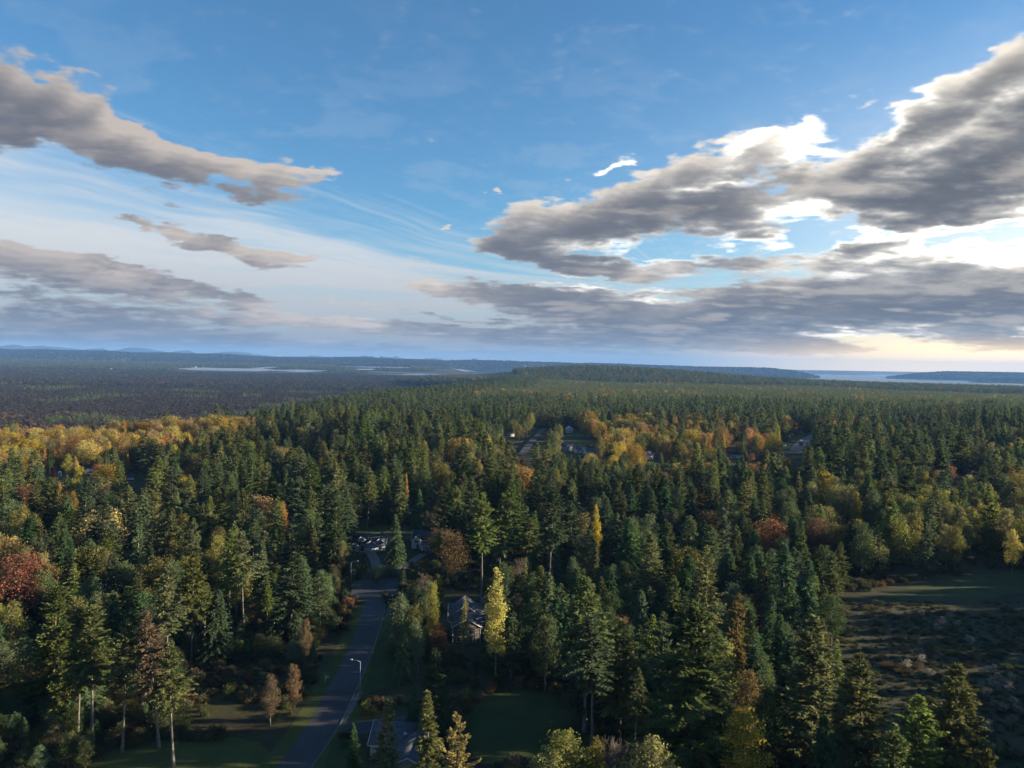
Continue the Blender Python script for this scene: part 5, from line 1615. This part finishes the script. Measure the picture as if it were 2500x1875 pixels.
def small_house(x, y, yaw, w, d, h, rise, wall, roof, label, axis='x', wing=True, group=None):
    e = empty('house', (x, y, float(hgt(x, y))), yaw, label, 'house', group)
    wl, rf = gable(e, -w/2, w/2, 0, d, h, rise, axis, wall, roof, .5)
    if wing:
        gable(e, -w * .12, w * .38, -2.4, 3.0, h * .92, rise * .62, 'y', wall, roof, .4)
        yy = -2.403; xx = w * .13
    else:
        yy = -.003; xx = 0
    window(e, xx - 1.0, yy, .9, 1.3, 1.2); window(e, xx + 1.3, yy, .9, 1.3, 1.2)
    if h > 4.2:
        window(e, xx, yy, 3.2, 1.5, 1.1)
    window(e, -w * .35, -.003, h * .35, 1.6, 1.3)
    vent(rf, w * .2, d * .3, h + rise * .5)
    return e
far_list = [
    (1391, 1055, 2, 9, 9, 5.5, 2.6, 'wall_white', 'roof_light', 'white gabled house with a light roof above the far road', 'y', False),
    (1383, 1100, -6, 12, 9, 4.8, 3.0, 'wall_blue', 'roof', 'blue-grey house with a wide white gable beside the far road', 'x', True),
    (1420, 1106, 14, 11, 9, 4.0, 2.8, 'wall_white', 'roof', 'white house with crossed grey roofs behind an orange maple', 'x', True),
    (1443, 1110, 20, 10, 8, 3.6, 2.6, 'wall_white', 'roof', 'house with a white eave line behind a yellow bush', 'x', False),
    (1243, 1063, 0, 13, 8, 3.0, 1.6, 'wall_tan', 'roof', 'long low tan house behind the golden trees', 'x', False),
    (1581, 1122, 24, 12, 10, 4.4, 2.6, 'wall_white', 'roof', 'white-gabled house with a grey roof in front of the golden grove', 'x', True),
    (1792, 1121, -4, 13, 9, 3.6, 3.2, 'wall_white', 'roof_dark', 'dark-roofed house with two white windows beside an orange-tan maple', 'x', False),
    (2352, 1162, -10, 15, 10, 4.0, 3.4, 'wall_tan', 'roof', 'grey-roofed house hidden behind the alder grove', 'x', True),
    (1672, 1003, 10, 14, 9, 4.5, 3.0, 'wall_white', 'roof', 'pale house showing only its roof in the far firs', 'x', False),
]
for (sx_, sy_, yaw, w, d, h, rise, wl, rf, lab, ax, wing) in far_list:
    q = gs(sx_, sy_)
    small_house(q[0], q[1], R(yaw), w, d, h, rise, wl, rf, lab, ax, wing)
# sheds among the firs on the valley side
q = gs(215, 1160)
sh = empty('shed', (q[0], q[1], 0), R(-15), 'shed with a bright light-blue metal roof among firs', 'shed')
gable(sh, -3.4, 3.4, 0, 5.5, 2.6, 1.5, 'x', 'wall_white', 'roof_light', .3)
garage_door(sh, 0, -.003, 0, 2.6, 2.1)
q = gs(146, 1164)
sh = empty('shed', (q[0], q[1], 0), R(30), 'small upright white shed with a red side among firs', 'shed')
M['red'] = plain('red_paint', (.35, .05, .03), .6, .1)
gable(sh, -1.2, 1.2, 0, 2.4, 3.0, .7, 'y', 'wall_white', 'roof_light', .15)
MB().box(1.205, 1.26, .2, 2.2, 0, 2.9).build('side_panel', M['red'], sh); entry_door(sh, 0, -.003, 0, .9, 2.0)

# ------------------------------------------------------------------ street furniture
def street_lamp(p, arm, label, h=8.6):
    e = empty('street_lamp', (p[0], p[1], 0), 0, label, 'street lamp')
    MB().tube([(0, 0, -.3), (0, 0, h * .5), (0, 0, h)], [.11, .09, .065], 8).build('pole', M['metal'], e)
    MB().box(-.2, .2, -.2, .2, 0.0, .25).build('base', M['concrete'], e)
    s = 1 if arm > 0 else -1
    MB().tube([(0, 0, h - .05), (s * .9, 0, h + .30), (s * 2.2, 0, h + .52)], [.055, .05, .045], 6).build('arm', M['metal'], e)
    hd = MB().box(min(s * 2.1, s * 2.9), max(s * 2.1, s * 2.9), -.17, .17, h + .44, h + .62).build('lamp_head', M['metal'], e)
    MB().box(min(s * 2.3, s * 2.85), max(s * 2.3, s * 2.85), -.12, .12, h + .40, h + .437).build('lens', M['trim'], hd)
    return e
street_lamp(gs(879, 1692), -1, 'grey street lamp beside the short sidewalk, arm over the road')
street_lamp(gs(857, 1424), 1, 'grey street lamp standing by the turning circle')
street_lamp(gs(1928, 1078), 1, 'distant thin street lamp at the far street end', 9)
q = gs(1374, 1075)
e = empty('lamp_post', (q[0], q[1], 0), 0, 'white globe lamp post beside the far houses', 'lamp post')
MB().tube([(0, 0, -.2), (0, 0, 4.6)], [.09, .06], 8).build('pole', M['dark_metal'], e)
g_ = MB(); g_.tube([(0, 0, 4.6), (0, 0, 4.7), (0, 0, 5.0), (0, 0, 5.3), (0, 0, 5.42)], [.12, .34, .45, .34, .08], 10); g_.build('globe', M['trim'], e, True)
# hanging sign post by the verge
q = gs(794, 1666)
e = empty('sign_post', (q[0], q[1], 0), R(6), 'white hanging sign post on the verge of the road', 'sign')
MB().box(-.07, .07, -.07, .07, -.3, 1.95).build('post', M['trim'], e)
MB().box(.07, 1.0, -.05, .05, 1.66, 1.78).build('arm', M['trim'], e)
MB().box(.25, .92, -.02, .02, 1.0, 1.52).build('board', M['wall_blue'], e)
for xx in (.35, .82):
    MB().box(xx - .012, xx + .012, -.012, .012, 1.52, 1.66).build('hanger', M['dark_metal'], e)
MB().box(-.10, .10, -.10, .10, 1.95, 2.03).build('cap', M['trim'], e)
# mailboxes by the circle, garden lights by the drive
q = gs(868, 1408)
e = empty('mailbox', (q[0], q[1], 0), R(10), 'row mailbox on a post at the turning circle', 'mailbox')
MB().box(-.05, .05, -.05, .05, -.2, 1.05).build('post', M['wall_brown'], e)
MB().box(-.75, .75, -.28, .28, 1.05, 1.5).build('box', M['trim'], e); MB().box(-.7, .7, -.31, -.285, 1.1, 1.44).build('lid', M['metal'], e)
for (sx_, sy_, lab) in ((957, 1463, 'white round garden light beside the turning circle'), (962, 1500, 'white round garden light by the dark hedge')):
    q = gs(sx_, sy_)
    e = empty('garden_light', (q[0], q[1], 0), 0, lab, 'garden light')
    MB().tube([(0, 0, -.1), (0, 0, 1.2)], .05, 6).build('post', M['dark_metal'], e)
    MB().tube([(0, 0, 1.2), (0, 0, 1.28), (0, 0, 1.45), (0, 0, 1.62), (0, 0, 1.7)], [.08, .2, .26, .2, .05], 10).build('globe', M['trim'], e, True)
# utility pole at the end of the far road
q = gs(1359, 1004)
e = empty('utility_pole', (q[0], q[1], float(hgt(q[0], q[1]))), R(5), 'wooden utility pole with a crossarm beside the far road', 'utility pole')
MB().tube([(0, 0, -.5), (0, 0, 15)], [.2, .14], 8).build('pole', M['darkbark'], e)
MB().box(-2.0, 2.0, -.1, .1, 13.6, 13.85).build('crossarm', M['darkbark'], e)
for xx in (-1.8, -.7, .7, 1.8):
    MB().tube([(xx, 0, 13.85), (xx, 0, 14.1)], .06, 6).build('insulator', M['trim'], e)

# ------------------------------------------------------------------ cars
M['car_white'] = plain('white_car_paint', (.62, .65, .70), .25, .04, 1.0, .5)
M['tyre'] = plain('tyre_rubber', (.02, .02, .02), .8, .1)
def car(p, yaw, label):
    e = empty('car', (p[0], p[1], p[2] + .06), yaw, label, 'car')
    prof = [(-2.25, .35), (2.25, .35), (2.28, .75), (2.1, .95), (1.25, 1.02), (.55, 1.46), (-.95, 1.50), (-1.75, 1.08), (-2.2, 1.0), (-2.3, .7)]
    V = [(x_, -.88, z_) for x_, z_ in prof] + [(x_, .88, z_) for x_, z_ in prof]
    for i_ in (5, 6, 15, 16):
        V[i_] = (V[i_][0], V[i_][1] * .8, V[i_][2])
    n = len(prof)
    F4 = [(i, (i + 1) % n, n + (i + 1) % n, n + i) for i in range(n)]
    me = mesh_np('body', V, [F4, [tuple(range(n))[::-1]], [tuple(range(n, 2 * n))]], [M['car_white']])
    obj('body', me, e)
    for s in (-1, 1):
        y1, y2 = s * .895, s * .745
        w = MB(); w.quad((-1.5, y1, 1.06), (1.15, y1, 1.04), (.52, y2, 1.40), (-.92, y2, 1.43)) if s < 0 else w.quad((-1.5, y1, 1.06), (-.92, y2, 1.43), (.52, y2, 1.40), (1.15, y1, 1.04))
        w.build('side_window', M['glass'], e)
        for x_ in (-1.4, 1.4):
            wh = MB().tube([(x_, s * .72, .33), (x_, s * .93, .33)], .33, 14).build('wheel', M['tyre'], e)
            MB().tube([(x_, s * .925, .33), (x_, s * .945, .33)], .2, 10).build('rim', M['metal'], wh)
        MB().box(2.2, 2.3, s * .8 - .12 if s > 0 else s * .8 - .12, s * .8 + .05, .68, .82).build('headlight', M['trim'], e)
        MB().box(-2.3, -2.2, s * .75 - .1, s * .75 + .1, .78, .92).build('tail_light', M['red'], e)
    MB().quad((1.2, -.78, 1.045), (1.2, .78, 1.045), (.60, .68, 1.45), (.60, -.68, 1.45)).build('windscreen', M['glass'], e)
    MB().quad((-1.72, .76, 1.11), (-1.72, -.76, 1.11), (-1.0, -.68, 1.49), (-1.0, .68, 1.49)).build('rear_window', M['glass'], e)
car(gs(318, 1172), R(8), 'pale blue-white car parked on the small lawn among firs')
car(gs(1914, 1089), R(12), 'white car parked beside the far street end')
car(gs(1955, 1076), R(35), 'white car standing on the far street end')

# ------------------------------------------------------------------ far town: houses on the hillside, sheds in the delta
def block(name, x, y, w, d, h, rise, wall, roof, yaw, label, cat, group=None):
    z = float(hgt(x, y))
    mb = MB().box(-w/2, w/2, -d/2, d/2, -2, h)
    e = empty(name, (x, y, z), yaw, label, cat, group)
    obj('wall', _cache(('w', w, d, h, wall), lambda: mb.mesh('wall', M[wall])), e)
    def rf():
        r = MB(); r.slab((-w/2 - .6, -d/2 - .6, h), (w/2 + .6, -d/2 - .6, h), (w/2 + .6, 0, h + rise), (-w/2 - .6, 0, h + rise), .3)
        r.slab((-w/2 - .6, 0, h + rise), (w/2 + .6, 0, h + rise), (w/2 + .6, d/2 + .6, h), (-w/2 - .6, d/2 + .6, h), .3)
        r.tri((-w/2, -d/2, h - .2), (-w/2, 0, h + rise - .2), (-w/2, d/2, h - .2)); r.tri((w/2, -d/2, h - .2), (w/2, d/2, h - .2), (w/2, 0, h + rise - .2))
        return r.mesh('roof', M[roof])
    obj('roof', _cache(('r', w, d, h, rise, roof), rf), e)
    return e
_CM = {}
def _cache(k, f):
    if k not in _CM:
        _CM[k] = f()
    return _CM[k]
rs = np.random.RandomState(77)
n_ = 0
TOWN = [(60, 773, 70, 5, 34), (200, 778, 130, 6, 34), (330, 776, 120, 5, 26), (470, 771, 60, 2.5, 26), (560, 775, 40, 2.5, 22), (520, 787, 160, 4, 22), (300, 790, 160, 5, 18), (720, 784, 110, 3, 14), (1240, 789, 60, 2.0, 12)]
for (cx_, cy_, sx_, sy_, cnt) in TOWN:
    for k in range(cnt):
        q = on_ground(cx_ + rs.normal() * sx_ * .6, cy_ + rs.normal() * sy_ * .6, 8.0, 7000, 15200)
        if math.hypot(q[0], q[1]) > 15000:
            continue
        big = rs.rand() < .2
        wl = ('wall_white', 'wall_white', 'wall_tan')[rs.randint(3)]
        w_, d_, h_ = (36, 22, 15) if big else (23, 16, 13)
        block('far_house', q[0], q[1], w_, d_, h_, 4, wl, ('roof', 'roof_light', 'roof')[rs.randint(3)], rs.rand() * 3.1, 'tiny pale house in the town on the hillside across the valley', 'house', 'houses of the far hillside town')
def on_valley(sx_, sy_):
    q = on_ground(sx_ / K, sy_ / K); return q[0], q[1]
x_, y_ = on_valley(287, 934); block('warehouse', x_, y_, 70, 40, 17, 3, 'wall_white', 'roof_light', R(8), 'long white factory hall in the dark valley', 'factory')
x_, y_ = on_valley(262, 935); block('warehouse', x_, y_, 36, 30, 10, 3, 'wall_white', 'roof_light', R(8), 'low white hall beside the long factory hall', 'factory')
x_, y_ = on_valley(322, 934); block('warehouse', x_, y_, 45, 30, 9, 3, 'wall_white', 'roof_light', R(8), 'low white shed at the far end of the factory hall', 'factory')
x_, y_ = on_valley(242, 935)
e = empty('tower', (x_, y_, float(hgt(x_, y_))), R(10), 'slim white tower beside the valley factory', 'tower')
MB().box(-6, 6, -6, 6, -2, 27).build('wall', M['wall_white'], e); MB().box(-6.6, 6.6, -6.6, 6.6, 27, 28.2).build('roof', M['roof'], e); MB().box(-2, 2, -6.1, -6.003, 4, 22).build('window', M['glass'], e)
x_, y_ = on_valley(5, 957); block('warehouse', x_, y_, 44, 26, 10, 4, 'wall_white', 'roof_light', R(-6), 'white farm building at the valley wood edge', 'barn')
for k in range(7):
    x_, y_ = on_valley(45 + k * 9, 962 + (k % 3)); block('greenhouse', x_, y_, 15, 11, 5, 3, 'wall_white', 'roof_light', R(4 * k), 'small white roof in a short row at the valley wood edge', 'barn', 'row of small white valley roofs')
for k in range(5):
    x_, y_ = on_valley(1268 + k * 7, 897.5 - k % 2); block('tower_block', x_, y_, 22, 18, 22 + 8 * (k % 3), 2, 'wall_tan', 'roof', R(5), 'pale tower block of the city on the far plateau', 'building', 'tower blocks of the far city')

# ------------------------------------------------------------------ shrubs and ground cover
def shrub(x, y, h, mat, wf, label, group, kd='bush0'):
    k = KD[kd]; s = h / k.H
    e = empty('shrub', (x, y, 0), rs.rand() * 6.28, label, 'shrub', group)
    e.scale = (s * wf, s * wf, s)
    obj('stem', k.trunk, e); obj('foliage', k.crown_in(mat), e)
SHR = [(832, 1293, 3.0, 'fern', 1.0, 'dark rounded shrub at the corner of the turning circle'), (842, 1302, 3.2, 'fern', 1.2, 'dark broad shrub beside the garden light'), (868, 1308, 3.0, 'fern', 1.1, 'dark shrub next to the drive of the brown house'),
       (752, 1310, 3.5, 'russet', 1.0, 'reddish shrub at the mouth of the turning circle'), (742, 1330, 3.4, 'scrub', 1.1, 'brown shrub above the road verge'), (728, 1352, 3.2, 'fern', 1.1, 'dark shrub on the bend of the road verge'),
       (752, 1200, 3.2, 'scrub', .9, 'brown shrub beside the concrete drive'), (762, 1185, 3.6, 'gold', .8, 'yellowing shrub at the corner of the blue-grey house'), (845, 1190, 2.2, 'russet', 1.0, 'rust-coloured shrub between the two drives'), (842, 1208, 1.5, 'russet', 1.1, 'low rust shrub at the turning circle kerb'),
       (878, 1214, 1.6, 'scrub', 1.0, 'dull shrub along the curving drive'), (822, 1188, 3.0, 'gold', .8, 'golden shrub beside the garage'), (915, 1222, 2.2, 'russet', 1.2, 'dark red shrub on the outer side of the curving drive'),
       (1270, 965, 3.2, 'orange', 1.3, 'orange-red shrub in front of the far houses'), (1250, 978, 3.6, 'orange', 1.5, 'bright orange bush at the far houses'), (1300, 972, 3.8, 'yellow', 1.1, 'yellow-green bush beside the far houses'),
       (1731, 962, 3.5, 'russet', 1.4, 'crimson bush at the far street end'), (1712, 942, 2.5, 'russet', 1.4, 'dull red bush on the far verge'),
       (742, 1612, 1.6, 'fern', 1.0, 'rounded shrub on the lawn corner'), (738, 1594, 1.6, 'scrub', 1.1, 'grey mounded shrub by the grey-roofed house'), (752, 1592, 1.7, 'fern', 1.0, 'dark mounded shrub by the grey-roofed house'), (795, 1545, 2.8, 'fern', 1.3, 'dark shrub along the kerb of the near drive'),
       (825, 1530, 3.0, 'russet', 1.0, 'reddish shrub along the kerb of the near drive'), (790, 1518, 2.4, 'fern', 1.3, 'dark spreading shrub below the lower street lamp'), (1010, 1540, 2.0, 'fern', 1.2, 'low dark shrub on the shaded lawn')]
for (px_, py_, h_, mt, wf, lab) in SHR:
    q = gp(px_, py_); shrub(q[0], q[1], h_, mt, wf, lab, None)
# meadow saplings, their dry twigs coloured pale to look sunlit
M['dry'] = leafy('dry_stalks_sunlit_tone', (.34, .29, .20), (.48, .43, .32), (.60, .55, .44), .35)
SAP = [(2025, 1370), (2035, 1360), (2068, 1362), (2050, 1342), (1990, 1335), (2140, 1465), (2155, 1475), (2185, 1478), (2145, 1495), (2178, 1505), (2130, 1520), (2150, 1538), (2168, 1545), (2190, 1530), (2120, 1500), (2200, 1552), (2030, 1428), (1985, 1425), (1990, 1438), (2010, 1470), (1960, 1450), (2095, 1400), (2185, 1580), (2130, 1590)]
for k, (px_, py_) in enumerate(SAP):
    q = gp(px_, py_); kd = f'bare{k % 2}'
    kk = KD[kd]; h_ = 3.2 + 1.8 * rs.rand(); s = h_ / kk.H
    e = empty('sapling', (q[0], q[1], 0), rs.rand() * 6.28, 'pale dry sapling standing in the dark meadow', 'sapling', 'pale saplings in the dark meadow')
    e.scale = (s * 1.5, s * 1.5, s)
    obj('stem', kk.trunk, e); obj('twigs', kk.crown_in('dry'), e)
# undergrowth and grass, nobody could count it
und = []
x, y = jgrid(120, 470, -.78, .80, 3.6)
keep = np.ones(len(x), bool)
for pl in (LAWN_C, LAWN_R, STRIP_L, YARD_A, YARD_C, YARD_D, MEADOW):
    keep &= ~inpoly(x, y, pl)
keep &= ~near_line(x, y, ROAD_C, 8.2)
keep &= ~(np.hypot((x - cul[0]) / 14.8, (y - cul[1]) / 18.5) < 1)
x, y = x[keep], y[keep]
h0 = RNG.uniform(1.0, 3.0, len(x)); cl = vnoise(x / 14, y / 14)
gok = ~covers(x, y, np.zeros(len(x)), h0, np.full(len(x), 1.5))
for i in range(len(x)):
    if cl[i] < .30 or not gok[i]:
        continue
    mt = ('scrub', 'fern', 'scrub', 'brown', 'fern', 'russet')[RNG.randint(6)] if cl[i] > .5 else ('fern', 'scrub')[RNG.randint(2)]
    und.append((f'bush{i % 2}', x[i], y[i], 0.0, h0[i], mt, RNG.uniform(.8, 1.3), RNG.rand() * 6.28))
# rough growth of the meadow
x, y = jgrid(150, 330, .28, .80, 2.6)
ins = inpoly(x, y, MEADOW)
x, y = x[ins], y[ins]; cl = vnoise(x / 9 + 4, y / 9)
gp_px, gp_py, _ = proj(x, y, np.zeros(len(x)))
for i in range(len(x)):
    if cl[i] < .25 or gp_py[i] < 1300:
        continue
    und.append((f'bush{i % 2}', x[i], y[i], -.1, RNG.uniform(.3, .9) * (1 + 1.3 * (RNG.rand() < .12)), ('scrub', 'fern', 'fern', 'brown', 'scrub', 'fern')[RNG.randint(6)], RNG.uniform(1.2, 2.8), RNG.rand() * 6.28))
# dense young growth beneath the bare-stemmed firs
x, y = jgrid(165, 330, -.75, -.10, 6.0)
keep = ~near_line(x, y, ROAD_C, 11) & ~inpoly(x, y, STRIP_L)
pxx, pyy, _ = proj(x, y, np.zeros(len(x)))
keep &= ~((pxx > 400) & (pyy > 1430))
x, y = x[keep], y[keep]; h0 = RNG.uniform(3.5, 8.0, len(x))
gok = ~covers(x, y, np.zeros(len(x)), h0, np.full(len(x), 2.4))
for i in np.nonzero(gok)[0]:
    kd = ('alder0', 'alder1', 'alder2', 'cedar0', 'maple1')[RNG.randint(5)]
    und.append((kd, x[i], y[i], -1.2, h0[i] + 1.2, ('green', 'fern', 'cedar', 'scrub', 'fern')[RNG.randint(5)] if kd[0] != 'c' else 'cedar', 1.5, RNG.rand() * 6.28))
wood('undergrowth', 'low brown and green undergrowth under the trees and in the meadow', und)
# ------------------------------------------------------------------ haze
m = bpy.data.materials.new('haze_air'); m.use_nodes = True
m.node_tree.nodes.clear()
b = NT(m.node_tree)
o = b.n('ShaderNodeOutputMaterial')
pv = b.n('ShaderNodeVolumePrincipled')
pv.inputs['Color'].default_value = (.18, .41, .92, 1)
pv.inputs['Density'].default_value = 2.8e-5
pv.inputs['Anisotropy'].default_value = 0.0
b.t.links.new(pv.outputs[0], o.inputs['Volume'])
hz = MB().box(-45000, 45000, -42000, 42500, -130, 580).build('haze', m)
tag(hz, 'thin blue haze lying over the whole land', kind='stuff')
